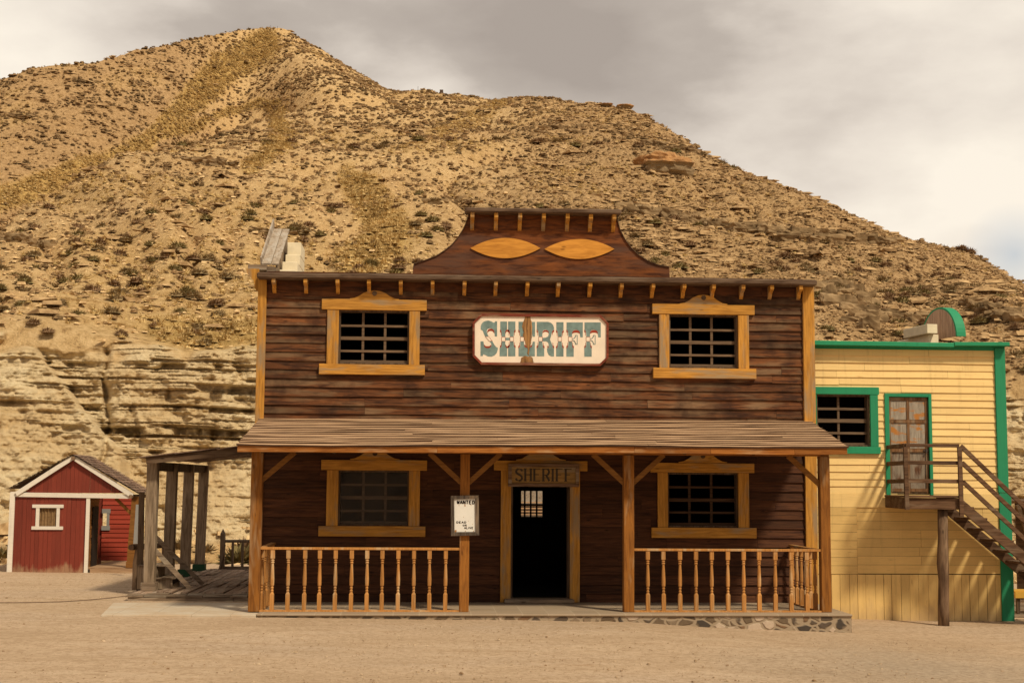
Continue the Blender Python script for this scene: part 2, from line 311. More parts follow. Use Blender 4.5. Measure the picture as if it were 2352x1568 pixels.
# ------------------------------------------------------------------ mesh builder
ORI = {}
def thing(name, loc, label, cat, group=None, rz=0):
    o = bpy.data.objects.new(name, None); o.empty_display_size = .2; o.location = loc; COL.objects.link(o); ORI[o.name] = Vector(loc)
    o['label'] = label; o['category'] = cat
    if group: o['group'] = group
    return o
class MB:
    def __init__(s): s.v = []; s.f = []
    def add(s, vs, fs):
        k = len(s.v); s.v += [tuple(x) for x in vs]; s.f += [tuple(i+k for i in f) for f in fs]
    def box(s, x0, x1, y0, y1, z0, z1):
        s.add([(x0,y0,z0),(x1,y0,z0),(x1,y1,z0),(x0,y1,z0),(x0,y0,z1),(x1,y0,z1),(x1,y1,z1),(x0,y1,z1)],
              [(0,3,2,1),(4,5,6,7),(0,1,5,4),(1,2,6,5),(2,3,7,6),(3,0,4,7)])
    def beam(s, p0, p1, w, h, up=(0, 0, 1), seg=1, wob=0.0, p=0):
        """bar from p0 to p1; w across, h along 'up'"""
        p0 = Vector(p0); p1 = Vector(p1); d = (p1-p0).normalized(); up = Vector(up); a = d.cross(up)
        if a.length < 1e-3: a = d.cross(Vector((0, 1, 0)))
        a.normalize(); b = a.cross(d).normalized(); vs = []; fs = []
        for i in range(seg+1):
            c = p0.lerp(p1, i/seg)
            ws = 1+random.uniform(-wob, wob); o = a*random.uniform(-wob, wob)*w*.5+b*random.uniform(-wob, wob)*h*.5 if 0 < i < seg else Vector()
            for sx, sz in ((-1,-1),(1,-1),(1,1),(-1,1)): vs.append(c+o+a*(sx*w*ws/2)+b*(sz*h*ws/2))
        for i in range(seg):
            k = 4*i
            for j in range(4): fs.append((k+j, k+(j+1)%4, k+4+(j+1)%4, k+4+j))
        fs.append((3,2,1,0)); k = 4*seg; fs.append((k,k+1,k+2,k+3)); s.add(vs, fs)
    def tube(s, pts, rs, n=10, wob=0.0, cap=True):
        pts = [Vector(q) for q in pts]; vs = []; fs = []
        if isinstance(rs, (int, float)): rs = [rs]*len(pts)
        for i, q in enumerate(pts):
            d = (pts[min(i+1, len(pts)-1)]-pts[max(i-1, 0)]).normalized(); a = d.orthogonal().normalized() if abs(d.z) < .9 else Vector((1,0,0)); a = (a-d*a.dot(d)).normalized(); b = d.cross(a)
            for j in range(n):
                t = 2*math.pi*j/n; r = rs[i]*(1+random.uniform(-wob, wob)); vs.append(q+a*(math.cos(t)*r)+b*(math.sin(t)*r))
        for i in range(len(pts)-1):
            for j in range(n): fs.append((i*n+j, i*n+(j+1)%n, (i+1)*n+(j+1)%n, (i+1)*n+j))
        if cap: fs.append(tuple(reversed(range(n)))); fs.append(tuple((len(pts)-1)*n+j for j in range(n)))
        s.add(vs, fs)
    def prism(s, pts, y0, y1):
        """polygon of (x, z) points, given thickness from y0 (front) to y1 (back)"""
        n = len(pts); vs = [(x, y0, z) for x, z in pts]+[(x, y1, z) for x, z in pts]
        fs = [tuple(range(n)), tuple(reversed(range(n, 2*n)))]+[((i+1)%n, i, n+i, n+(i+1)%n) for i in range(n)]; s.add(vs, fs)
    def prism3(s, pts, off):
        n = len(pts); off = Vector(off); vs = [Vector(p) for p in pts]; vs = vs+[q+off for q in vs]
        s.add(vs, [tuple(range(n)), tuple(reversed(range(n, 2*n)))]+[((i+1)%n, i, n+i, n+(i+1)%n) for i in range(n)])
    def quad(s, a, b, c, d): s.add([a, b, c, d], [(0, 1, 2, 3)])
    def lathe(s, prof, n=12, square=()):
        """profile of (r, z); rings whose index is in 'square' are square"""
        vs = []; fs = []
        for i, (r, z) in enumerate(prof):
            for j in range(n):
                t = 2*math.pi*(j+.5)/n; c, q = math.cos(t), math.sin(t)
                if i in square: m = max(abs(c), abs(q)); c, q = c/m, q/m
                vs.append((r*c, r*q, z))
        for i in range(len(prof)-1):
            for j in range(n): fs.append((i*n+j, i*n+(j+1)%n, (i+1)*n+(j+1)%n, (i+1)*n+j))
        fs.append(tuple(reversed(range(n)))); fs.append(tuple((len(prof)-1)*n+j for j in range(n))); s.add(vs, fs)
    def build(s, name, mat, parent=None, smooth=False, bevel=0, fix=True, recenter=False, **tags):
        me = bpy.data.meshes.new(name)
        o = bpy.data.objects.new(name, me)
        org = Vector((0, 0, 0)); q = parent
        if parent is not None:
            org = ORI[parent.name]
        elif s.v and recenter:
            a = np.array([tuple(t) for t in s.v]); org = Vector(((a[:,0].min()+a[:,0].max())/2, (a[:,1].min()+a[:,1].max())/2, a[:,2].min()))
            o.location = org
        me.from_pydata([tuple(Vector(t)-org) for t in s.v], [], s.f); me.materials.append(mat)
        if fix:
            bm = bmesh.new(); bm.from_mesh(me); bmesh.ops.recalc_face_normals(bm, faces=bm.faces); bm.to_mesh(me); bm.free()
        if smooth:
            for p in me.polygons: p.use_smooth = True
        COL.objects.link(o); ORI[o.name] = org
        if parent is not None: o.parent = parent
        if bevel:
            b = o.modifiers.new('bevel', 'BEVEL'); b.width = bevel; b.segments = 1; b.limit_method = 'ANGLE'
        for k, t in tags.items(): o[k] = t
        return o
def place(o, parent, loc, rz=0, scale=None):
    """copy a part under another thing; loc in world"""
    c = o.copy(); COL.objects.link(c); c.parent = parent; c.location = Vector(loc)-ORI[parent.name]; c.rotation_euler[2] = rz
    if scale: c.scale = scale
    return c

def siding(mb, x0, x1, z0, z1, Y, pitch, holes=(), lap=.022, seg=.5, jit=.004, minl=1.6, maxl=4.5, wav=.003):
    """lap siding on a wall facing -Y; every board an island of its own"""
    n = max(1, round((z1-z0)/pitch)); pitch = (z1-z0)/n
    for i in range(n):
        a = z0+i*pitch; b = a+pitch
        xs = [x0]; x = x0+random.uniform(.3, 1)*maxl
        while x < x1-.4: xs.append(x); x += random.uniform(minl, maxl)
        xs.append(x1)
        for xa, xb in zip(xs[:-1], xs[1:]):
            ja = random.uniform(-jit, jit); lp = lap*random.uniform(.8, 1.25); ph = random.uniform(0, 9)
            cuts = sorted({a, b, *[t for h in holes for t in (h[2], h[3]) if a < t < b]})
            for za, zb in zip(cuts[:-1], cuts[1:]):
                mid = (za+zb)/2; iv = [(xa, xb)]
                for h in holes:
                    if h[2] < mid < h[3]:
                        iv = [q for s0, s1 in iv for q in ((s0, min(s1, h[0])), (max(s0, h[1]), s1)) if q[1]-q[0] > .004]
                for s0, s1 in iv:
                    k = max(1, int((s1-s0)/seg)); vs = []; fs = []
                    ya = Y-lp*(1-(za-a)/pitch)-.003; yb = Y-lp*(1-(zb-a)/pitch)-.003
                    for j in range(k+1):
                        xx = s0+(s1-s0)*j/k+(.0015 if j == 0 else -.0015 if j == k else 0)
                        dz = wav*math.sin(xx*2.1+ph)+ja if za == a else 0
                        dy = .002*math.sin(xx*3.3+ph*2)
                        vs += [(xx, ya+dy, za+dz), (xx, yb, zb+.004), (xx, Y+.002, za+dz)]
                    for j in range(k):
                        t = 3*j; fs.append((t, t+3, t+4, t+1)); fs.append((t+2, t+5, t+3, t))
                    mb.add(vs, fs)
def vboards(mb, x0, x1, zb, zt, Y, width, th=.02, gap=.004, jit=.008):
    """vertical boards facing -Y; zb, zt functions or numbers of x"""
    f0 = zb if callable(zb) else (lambda x: zb); f1 = zt if callable(zt) else (lambda x: zt)
    x = x0
    while x < x1-.01:
        w = width*random.uniform(.85, 1.15); e = min(x1, x+w); y = Y-th-random.uniform(0, jit); g = gap*random.uniform(.3, 1.8)
        a, b = x+g/2, e-g/2
        mb.prism([(a, f0(a)), (b, f0(b)), (b, f1(b)), (a, f1(a))], y, Y)
        x = e

# ------------------------------------------------------------------ numpy noise
def _h(ix, iy, iz, seed):
    n = (ix.astype(np.int64)*374761393 + iy.astype(np.int64)*668265263 + iz.astype(np.int64)*2147483647 + seed*974711) & 0xffffffff
    n = ((n ^ (n >> 13))*1274126177) & 0xffffffff; n = ((n ^ (n >> 16))*2246822519) & 0xffffffff
    return ((n ^ (n >> 15)) & 0xffffff)/float(0xffffff)
def vn(p, seed=0):
    i = np.floor(p); f = p-i; f = f*f*(3-2*f); x, y, z = i[..., 0], i[..., 1], i[..., 2]; fx, fy, fz = f[..., 0], f[..., 1], f[..., 2]
    def c(a, b, d): return _h(x+a, y+b, z+d, seed)
    l = lambda a, b, t: a+(b-a)*t
    return l(l(l(c(0,0,0), c(1,0,0), fx), l(c(0,1,0), c(1,1,0), fx), fy), l(l(c(0,0,1), c(1,0,1), fx), l(c(0,1,1), c(1,1,1), fx), fy), fz)
def fbm(p, oct=4, seed=0, gain=.5):
    a = 1; t = 0; s = 0
    for k in range(oct): s = s+a*vn(p*(2**k)+k*17.3, seed+k); t += a; a *= gain
    return s/t
def sst(a, b, x): t = np.clip((x-a)/(b-a), 0, 1); return t*t*(3-2*t)

# ------------------------------------------------------------------ ground
def gz(x, y):
    x = np.asarray(x, float); y = np.asarray(y, float)
    base = np.interp(x, [-14, -3.2, 1.6, 3.35, 4.6, 6.95, 9], [-.02, -.05, -.10, -.13, -.215, -.30, -.35])
    far = np.clip((y-27)/8, 0, 1); base = base*(1-far)+far*np.interp(x, [-10, 8, 12], [-.08, -.2, -.35])
    base = base - np.clip((20-y)/12, 0, 1)*.03
    return base
def make_ground():
    xs = np.concatenate([[-3000, -800, -200, -80, -40], np.arange(-20, 20.01, .16), [40, 80, 200, 800, 3000]])
    ys = np.concatenate([[-3000, -800, -100, -20, 0, 8], np.arange(12, 46.01, .16), [60, 120, 400, 1200, 3500]])
    GX, GY = np.meshgrid(xs, ys); P = np.stack([GX, GY, GX*0], -1)
    near = sst(20, 17, np.abs(GX))*sst(46, 43, GY)
    G = gz(GX, GY)+near*(.022*(fbm(P*.9, 3, 5)-.5)+.014*(fbm(P*4.2, 3, 9)-.5)+.05*(fbm(P*.22, 2, 2)-.5)*sst(23, 21, GY))
    G = np.where((np.abs(GX) > 300) | (np.abs(GY) > 300), -.5, G)
    v = np.stack([GX, GY, G], -1).reshape(-1, 3); nx = len(xs); ny = len(ys)
    i = (np.arange(ny-1)[:, None]*nx+np.arange(nx-1)[None]).reshape(-1); f = np.stack([i, i+1, i+nx+1, i+nx], -1)
    grid_mesh('ground', v, f, M['ground'], kind='structure')
def grid_mesh(name, v, f, mat, smooth=True, **tags):
    me = bpy.data.meshes.new(name); k = f.shape[1]
    me.vertices.add(len(v)); me.vertices.foreach_set('co', v.astype(np.float32).ravel())
    me.loops.add(f.size); me.loops.foreach_set('vertex_index', f.astype(np.int32).ravel())
    me.polygons.add(len(f)); me.polygons.foreach_set('loop_start', np.arange(0, f.size, k, dtype=np.int32))
    me.polygons.foreach_set('loop_total', np.full(len(f), k, dtype=np.int32))
    me.polygons.foreach_set('use_smooth', np.full(len(f), smooth)); me.update(calc_edges=True); me.validate()
    me.materials.append(mat); o = bpy.data.objects.new(name, me); COL.objects.link(o)
    for a, b in tags.items(): o[a] = b
    return o
make_ground()

# ------------------------------------------------------------------ hills: profiles surveyed along ridges, gully and cliff, each at its own distance
def az_tan(u, v):
    d = ray(u, v); return math.atan2(d.x, d.y), d.z/math.hypot(d.x, d.y)
AZ0, AZ1 = az_tan(-330, 700)[0], az_tan(2720, 700)[0]
NU = 1120; az = np.linspace(AZ0, AZ1, NU)
def line(pts):
    q = sorted((*az_tan(u, v), R) for u, v, R in pts); a = [t[0] for t in q]
    tn = np.interp(az, a, [t[1] for t in q]); R = np.interp(az, a, [t[2] for t in q]); return R, CAMZ+R*tn
def rz_line(pts):          # (u, R, z)
    q = sorted((az_tan(u, 900)[0], R, z) for u, R, z in pts); a = [t[0] for t in q]
    return np.interp(az, a, [t[1] for t in q]), np.interp(az, a, [t[2] for t in q])
U_ = np.interp(az, [az_tan(u, 800)[0] for u in range(-400, 2800, 50)], list(range(-400, 2800, 50)))
L0 = rz_line([(-330, 37.5, -.9), (2700, 37.5, -.9)])
L1 = rz_line([(-330, 41.3, .35), (300, 41.5, .5), (560, 41.8, .6), (2700, 41.5, .5)])
L2 = line([(-330,690,47),(0,735,47),(100,735,46.5),(200,765,46),(350,795,45.5),(450,815,45),(590,805,45),(800,830,46),(1400,840,46),(1870,790,45.5),(2000,850,45),(2352,900,44.5),(2700,950,44)])
L3 = line([(-330,640,53),(0,640,53),(300,655,53),(600,660,53),(1200,620,56),(1870,690,51),(2352,800,50),(2700,860,50)])
L4 = line([(-330,560,66),(0,489,72),(145,426,80),(291,354,90),(385,310,98),(509,272,108),(650,235,120),(900,300,104),(1200,330,96),(1440,370,88),(1700,490,76),(1870,560,66),(2070,630,62),(2352,715,58),(2700,800,56)])
SKY = [(-330,265,140),(-150,225,145),(0,181,150),(50,165,151),(75,158,152),(150,149,153),(220,144,154),(260,133,157),(300,122,160),(400,99,167),(450,89,172),(500,79,180),(560,70,186),(600,66,190),(640,66,191),(665,71,190),(700,92,188),(760,131,183),(820,166,178),(880,201,172),(905,212,170),(950,210,166),(1000,213,162),(1080,221,156),(1130,231,150),(1200,224,146),(1250,226,142),(1290,232,138),(1380,240,132),(1440,254,127),(1490,272,123),(1560,314,117),(1640,366,112),(1700,396,107),(1780,424,103),(1850,456,99),(1950,501,95),(2030,536,91),(2070,552,88),(2080,556,92),(2120,560,98),(2200,576,98),(2260,598,95),(2352,650,90),(2500,720,84),(2700,800,78)]
L7 = line(SKY)
def fade(a, b): return sst(a, b, U_)
g = 1-fade(520, 760)
R5 = L4[0]+6+22*g; z5a = L4[1]-3.5
zl = CAMZ+(L4[1]-CAMZ)/L4[0]*R5
t5 = (R5-L4[0])/(L7[0]-L4[0]); z5b = L4[1]+(L7[1]-L4[1])*t5
L5 = (R5, z5a*g+z5b*(1-g))
R6 = L5[0]*.45+L7[0]*.55; L6 = (R6, L5[1]*.42+L7[1]*.58)
L8 = (L7[0]+9, L7[1]-1.6); L9 = (L7[0]+90, L7[1]-40)
KN = [L0, L1, L2, L3, L4, L5, L6, L7, L8, L9]; CNT = [14, 290, 110, 120, 26, 90, 110, 14, 12]
rows_r, rows_z, cm, par = [], [], [], []
for k, c in enumerate(CNT):
    for j in range(c):
        t = j/c; rows_r.append(KN[k][0]*(1-t)+KN[k+1][0]*t); rows_z.append(KN[k][1]*(1-t)+KN[k+1][1]*t); par.append(k+t)
rows_r.append(KN[-1][0]); rows_z.append(KN[-1][1]); par.append(9.0)
HR = np.array(rows_r); HZ = np.array(rows_z); PAR = np.array(par)[:, None]+np.zeros((1, NU))
def blur(A, w):
    k = np.ones(w)/w; pad = w//2; B = np.pad(A, ((pad, pad), (0, 0)), 'edge'); return np.stack([np.convolve(B[:, i], k, 'valid') for i in range(A.shape[1])], 1)
keep = sst(2.35, 3.2, PAR)*(1-sst(6.6, 7.0, PAR)*(1-sst(7.2, 7.6, PAR)))
HR = HR*(1-keep)+blur(HR, 21)*keep; HZ = HZ*(1-keep)+blur(HZ, 21)*keep
HX = HR*np.sin(az)[None]; HY = HR*np.cos(az)[None]
P = np.stack([HX, HY, HZ], -1); UU = U_[None]+PAR*0
cliff = sst(.75, 1.02, PAR)*(1-sst(1.90, 2.06, PAR+.7*(fbm(P*.42, 3, 3)-.5)+.3*(fbm(P*1.9, 2, 4)-.5)))
rad = np.stack([np.sin(az), np.cos(az)], -1)[None]+np.zeros((*HR.shape, 1))
# cliff: stepped strata pushed toward the street, with vertical clefts and big soft bays
wz = HZ+.22*(fbm(P*np.array([.22, .22, .3]), 3, 21)-.5)*2+.02*HX
def strata(thick, sd, under, amp):
    """layers: each with its own reach toward the street, undercut below its lip where the bed is soft"""
    s = wz/thick; i = np.floor(s); f = s-i
    q = np.stack([HX*.07+sd, HY*.07, i*7.13], -1); a = (fbm(q*3, 4, sd)-.5)*amp
    soft = sst(.46, .56, fbm(q*8.1+9.7, 4, sd+5, .6)); u = sst(.33, .25, f)
    return a-under*u*soft
bay = (fbm(P*np.array([.13, .13, .08]), 3, 31)-.5)*4.5
st = strata(.66, 41, .55, 1.3)+strata(.29, 47, .30, .7)+strata(.12, 53, .10, .25)
st_amt = .22+.95*sst(.38, .60, fbm(P*np.array([.28, .28, .6]), 3, 61)); st_amt = st_amt*(.40+.60*sst(1.30, 1.5, PAR))
frac = np.clip(PAR-1, 0, 1)
cleft = -.55*np.exp(-((UU-248-7*np.sin(HZ*2.1)-3*np.sin(HZ*7))/7)**2)*sst(.15, .4, frac)-.5*np.exp(-((UU-497-9*np.sin(HZ*1.7)-4*np.sin(HZ*6))/10)**2)*sst(.66, .5, frac)*sst(.25, .4, frac)
apron = 1.1*sst(14, -12, UU-np.interp(frac, [0, .40, 1.0], [330, 285, 10])-8*(fbm(P*1.3, 2, 77)-.5))   # pale sloping buttress at the far left
rk = fbm(P*1.5, 4, 81, .6); gl_ = fbm(P*np.array([.75, .75, .14]), 4, 83, .6); rough = (np.abs(rk-.5)*2-.25)*.40+(fbm(P*5, 4, 85, .65)-.5)*.26+(sst(.36, .5, gl_)-1)*.40-np.clip(.05-np.abs(gl_-.5), 0, 1)*2.5
dc = (bay+st*st_amt*(1-.62*sst(.2, .9, apron))+cleft+apron+rough)*cliff
# slopes: fine rubble, small ledges and rock bands
sl = sst(1.9, 2.3, PAR)*(1-sst(7.3, 8, PAR))
und = (fbm(P*.05, 3, 91)-.5)*4.0*sl*(1-sst(6.5, 7, PAR))+(fbm(P*.18, 3, 95)-.5)*1.1*sl
fold = fbm(np.stack([az[None]*26+PAR*.35+.8*(fbm(P*.05, 2, 171)-.5)*6, PAR*.9, PAR*0], -1), 1, 173)
und = und+(np.abs(fold-.5)*2-.4)*1.7*sst(2.5, 3.2, PAR)*(1-sst(5.8, 6.6, PAR))
fine = (fbm(P*1.1, 4, 99, .6)-.5)*.6*sl
led = fbm(np.stack([HX*.26, HY*.26, (HZ+.10*HX)*1.9], -1), 3, 111)
band = np.exp(-((HZ-(8.6+.004*(UU-1900)))/1.2)**2)*sst(1350, 1600, UU)*.06
right = .05*sst(900, 1700, UU)+.03*sst(600, 200, UU)*(PAR < 4.3)
gul = (PAR > 4.2)*(PAR < 6.2)*.10*g[None]
lm = sst(.585-right-band+gul, .70-right-band+gul, led)
dl = lm*.22*sl
HX2 = HX-rad[..., 0]*(dc+dl+fine*.35); HY2 = HY-rad[..., 1]*(dc+dl+fine*.35)
HZ2 = HZ+und*.55+fine*.45+dl*.25
q0 = P-np.array(CAM); W0 = q0@np.array(_F); PU = CU+F_PX*(q0@np.array(_R))/W0; PV = CV-F_PX*(q0@np.array(_U))/W0
def along(poly, w):
    """nearness to a line walked over the slope (surveyed points), 1 on it, 0 at w"""
    best = np.full(PU.shape, 1e9)
    for (x0, y0, w0), (x1, y1, w1) in zip(poly[:-1], poly[1:]):
        t = np.clip(((PU-x0)*(x1-x0)+(PV-y0)*(y1-y0))/((x1-x0)**2+(y1-y0)**2), 0, 1)
        best = np.minimum(best, np.hypot(PU-x0-t*(x1-x0), PV-y0-t*(y1-y0))/(w0+(w1-w0)*t))
    return sst(w, .35*w, best+.35*(fbm(P*.25, 3, 137)-.5))
gold = along([(-120, 520, 34), (0, 462, 34), (150, 402, 34), (280, 350, 30), (370, 300, 26), (430, 240, 34), (510, 165, 40), (610, 100, 36)], 1.25)*(PAR > 5.0)+.8*along([(380, 312, 14), (520, 262, 14), (640, 235, 12)], 1.2)*(PAR > 4.6)
lipg = 1.3*np.exp(-((PAR-2.22)/.24)**2)*sst(290, 400, UU)*(1-sst(1000, 1100, UU))
mid_ = .9*along([(640, 270, 28), (650, 320, 34), (575, 380, 24)], 1.2)+.9*along([(800, 400, 30), (850, 470, 50), (900, 560, 60), (820, 620, 50)], 1.2)+.5*along([(1000, 300, 20), (1080, 270, 24), (1150, 235, 14)], 1.3)
grassm = np.clip((gold*1.15+lipg+mid_*(PAR > 2.2)+.28*sst(.54, .66, fbm(P*.12, 3, 131)))*sl, 0, 1)*(1-.6*sst(1300, 1500, UU))
shale_shade = np.clip(sst(.5, .7, fbm(P*.12, 3, 141))*.35+1.2*sst(4.9, 5.3, PAR)*sst(560, 330, UU)+.85*sst(950, 1350, PU+.6*(PV-400)), 0, 1)*sl*(1-grassm)  # brown shale patches, plus cloud shade painted on back-left and right hills
HV = np.stack([HX2, HY2, HZ2], -1)
NR = HV.shape[0]
ii = (np.arange(NR-1)[:, None]*NU+np.arange(NU-1)[None]).reshape(-1); HF = np.stack([ii, ii+1, ii+NU+1, ii+NU], -1)
hill = grid_mesh('hills', HV.reshape(-1, 3), HF, M['hill'], kind='structure')
ca = hill.data.color_attributes.new('mask', 'FLOAT_COLOR', 'POINT')
ca.data.foreach_set('color', np.stack([cliff, grassm, shale_shade, np.ones_like(shale_shade)], -1).astype(np.float32).ravel())
# projected grid, for finding surface points
q = HV-np.array(CAM); Wd = q@np.array(_F); HU = CU+F_PX*(q@np.array(_R))/Wd; HVv = CV-F_PX*(q@np.array(_U))/Wd
def pick(u, v, kmin=1.0):
    d = (HU-u)**2+(HVv-v)**2+1e6*(PAR < kmin); i = np.unravel_index(np.argmin(d), d.shape); return HV[i]
# visible test: running maximum of elevation tangent along each column
TN = (HV[..., 2]-CAMZ)/np.hypot(HV[..., 0], HV[..., 1]); RM = np.maximum.accumulate(TN, 0); VIS = TN > RM-.002
def hidden(u, v):
    return ((u > 588) & (u < 1872) & (v > 636)) | ((u > 1085) & (u < 1410) & (v > 485)) | ((u > 1868) & (u < 2318) & (v > 788)) | ((u > 30) & (u < 310) & (v > 1120)) | (v > 1290)

# ------------------------------------------------------------------ plants and stones on the slopes
AREA = np.zeros((NR, NU)); d1 = HV[1:, :-1]-HV[:-1, :-1]; d2 = HV[:-1, 1:]-HV[:-1, :-1]; AREA[:-1, :-1] = np.linalg.norm(np.cross(d1, d2), axis=-1)
def scatter(n, dens, seed):
    r = np.random.default_rng(seed); w = (AREA*dens*VIS*(HU > -320)*(HU < 2700)*(PAR < 7.25)).ravel(); w = w/w.sum()
    i = r.choice(w.size, n, p=w); return HV.reshape(-1, 3)[i]+r.normal(0, .12, (n, 3))*np.array([1, 1, 0]), i
def domes(pos, size, seed, h=.8):
    r = np.random.default_rng(seed); n = len(pos); k = np.arange(6)*np.pi/3
    a = np.concatenate([k, k+.5, [0]]); rr_ = np.concatenate([np.full(6, .95), np.full(6, .72), [0]]); zz_ = np.concatenate([np.full(6, -.15), np.full(6, .5), [.85]])*h
    base = np.stack([np.cos(a)*rr_, np.sin(a)*rr_, zz_], -1)
    v = base[None]*(1+r.uniform(-.3, .3, (n, 13, 3)))*size[:, None, None]+pos[:, None]
    fb = [[i, (i+1) % 6, 6+(i+1) % 6, 6+i] for i in range(6)]+[[6+i, 6+(i+1) % 6, 12, 12] for i in range(6)]
    fq = np.array(fb[:6]); ft = np.array([[6+i, 6+(i+1) % 6, 12] for i in range(6)])
    tri = np.concatenate([fq[:, [0, 1, 2]], fq[:, [0, 2, 3]], ft]); return v.reshape(-1, 3), (tri[None]+np.arange(n)[:, None, None]*13).reshape(-1, 3)
def clump(pos, size, nb, seed, up, wid, core=.75, h=.7):
    v1, f1 = domes(pos, size*core, seed, h); v2, f2 = tufts(pos, size, nb, seed+1, up, wid); f2 = np.concatenate([f2[:, [0, 1, 2]], f2[:, [0, 2, 3]]])
    return np.concatenate([v1, v2]), np.concatenate([f1, f2+len(v1)])
def tufts(pos, size, nb, seed, up=.55, wid=.16, stiff=1.0):
    """clumps of narrow blades, one clump for each position"""
    r = np.random.default_rng(seed); n = len(pos); K = n*nb
    p = np.repeat(pos, nb, 0); s = np.repeat(size, nb)
    a = r.uniform(0, 2*np.pi, K); el = np.arcsin(np.clip(r.uniform(up-.5, 1.0, K), 0, 1)); ln = s*r.uniform(.55, 1.05, K)
    d = np.stack([np.cos(a)*np.cos(el), np.sin(a)*np.cos(el), np.sin(el)*stiff], -1)
    base = p+np.stack([np.cos(a), np.sin(a), a*0], -1)*(s*r.uniform(0, .35, K))[:, None]+d*(ln*.12)[:, None]
    tip = base+d*ln[:, None]*.8; side = np.stack([-np.sin(a), np.cos(a), r.uniform(-.5, .5, K)], -1)*(ln*wid)[:, None]
    mid = base*.45+tip*.55
    v = np.stack([base, mid+side, tip, mid-side], 1).reshape(-1, 3); f = np.arange(4*K).reshape(-1, 4); return v, f
ok = ~hidden(HU, HVv)
dshr = (.35+sst(.35, .6, fbm(P*.35, 2, 201)))*(1-cliff)*sl*(1-.6*grassm)
pos, idx = scatter(15500, dshr, 1); r0 = np.hypot(pos[:, 0], pos[:, 1]); hu = HU.ravel()[idx]; hv = HVv.ravel()[idx]
size = np.clip(rng.lognormal(-1.85, .38, len(pos)), .07, .29)*(1+.35*(r0 > 95))
app = size/r0*(~hidden(hu, hv))*(hu > -20)*(hu < 2372); order = np.argsort(-app); top = order[:300]; rest = order[300:]; rest = rest[rng.random(len(rest)) < 1]
v, f = clump(pos[rest], size[rest], 12, 3, .60, .07, .8, .8)
grid_mesh('shrub_cover', v, f, M['shrubfar'], False, kind='stuff', label='countless small dry shrubs dotted over the stony hillsides', category='shrubs')
# the three hundred that show largest are plants of their own
protos = []
for k in range(6):
    v, f = clump(np.zeros((1, 3)), np.array([1.0]), 260, 50+k, .52, .035, .80, .85)
    me = bpy.data.meshes.new('shrub'); me.from_pydata([tuple(t) for t in v], [], [tuple(t) for t in f]); me.materials.append(M[('shrub', 'shrub2', 'shrub3')[k % 3]]); protos.append(me)
kinds = ['grey-brown shrub', 'rusty brown shrub', 'olive green shrub']
SHR = {}
for i in top:
    k = int(rng.integers(0, 6)); u, w_ = hu[i], hv[i]
    hz_ = next(t for lim, t in ((60, 'at the far left edge'), (170, 'above the red hut'), (300, 'above the hut roof'), (430, 'above the grey canopy posts'), (600, 'left of the block buttress'), (760, 'above the upper left window'), (1000, 'left of the scrolled gable'), (1430, 'above the scrolled gable'), (1700, 'right of the scrolled gable'), (1890, 'above the timber roof end'), (2060, 'above the yellow building window'), (2220, 'above the round green gable'), (9999, 'at the far right edge')) if u < lim)
    lip = (760 if u < 620 else 640 if u < 1900 else 790)-w_
    vz_ = 'at the cliff lip' if lip < 60 and u < 620 else 'low down' if lip < 90 else 'partway up' if lip < 190 else 'well up' if lip < 300 else 'high up'
    where = hz_+', '+vz_; big_ = 'big ' if size[i] > .26 else 'small '
    o = bpy.data.objects.new('shrub', protos[k]); COL.objects.link(o); o.location = pos[i]; s_ = float(size[i])*1.15; o.scale = (s_*1.25, s_*1.25, s_); o.rotation_euler[2] = random.uniform(0, 6.28)
    o['label'] = big_+kinds[k % 3]+' '+where; o['category'] = 'shrub'; o['group'] = 'dry shrubs dotted over the stony slopes'; SHR.setdefault(o['label'], []).append((u, o))
NTH = ['leftmost', 'second from left', 'third from left', 'fourth from left', 'fifth from left', 'sixth from left', 'seventh from left', 'eighth from left', 'ninth from left', 'tenth from left']
for lb, q_ in SHR.items():
    if len(q_) > 1:
        q_.sort(key=lambda t: t[0])
        for n_, (u, o) in enumerate(q_): o['label'] = lb+', '+('rightmost' if n_ == len(q_)-1 else NTH[min(n_, 9)])
dg = (grassm**1.5*3+.045)*(1-cliff)*sl
pos, idx = scatter(14000, dg, 2); size = rng.uniform(.12, .27, len(pos))*(1+.35*grassm.ravel()[idx])
v, f = clump(pos, size, 22, 5, .62, .05, .5, .7)
grid_mesh('dry_grass', v, f, M['grass'], False, kind='stuff', label='golden tufts of dry grass over the hillside', category='grass')
def stones(pos, size, seed, flat=.5, long=1.0):
    r = np.random.default_rng(seed); n = len(pos)
    base = np.array([[1,.1,-.3],[0,1,-.3],[-1,0,-.3],[.1,-1,-.3],[.75,.2,.7],[.1,.7,.8],[-.7,.1,.6],[-.1,-.8,.7]])
    v = base[None]*(1+r.uniform(-.35, .35, (n, 8, 3)))*np.array([long, .8, flat]); a = r.uniform(0, 6.28, n) if long == 1 else r.normal(0, .7, n); c, s = np.cos(a)[:, None], np.sin(a)[:, None]
    v = np.stack([v[..., 0]*c-v[..., 1]*s, v[..., 0]*s+v[..., 1]*c, v[..., 2]], -1)*size[:, None, None]+pos[:, None]
    fb = np.array([[0,1,5],[0,5,4],[1,2,6],[1,6,5],[2,3,7],[2,7,6],[3,0,4],[3,4,7],[4,5,6],[4,6,7]])
    f = (fb[None]+np.arange(n)[:, None, None]*8).reshape(-1, 3); return v.reshape(-1, 3), f
pos, idx = scatter(70000, (70/HR)**1.6*(PAR > 1.9)*(1-cliff*.97)*(sl+(PAR < 1.2)*2)*(.5+1.3*(UU > 1200))*(1-.7*grassm), 7); size = np.minimum(rng.lognormal(-2.75, .48, len(pos)), .22)
dk_ = (shale_shade.ravel()[idx]+rng.normal(0, .15, len(pos))) > .45  # stones in the painted cloud shade get the darker rock colour
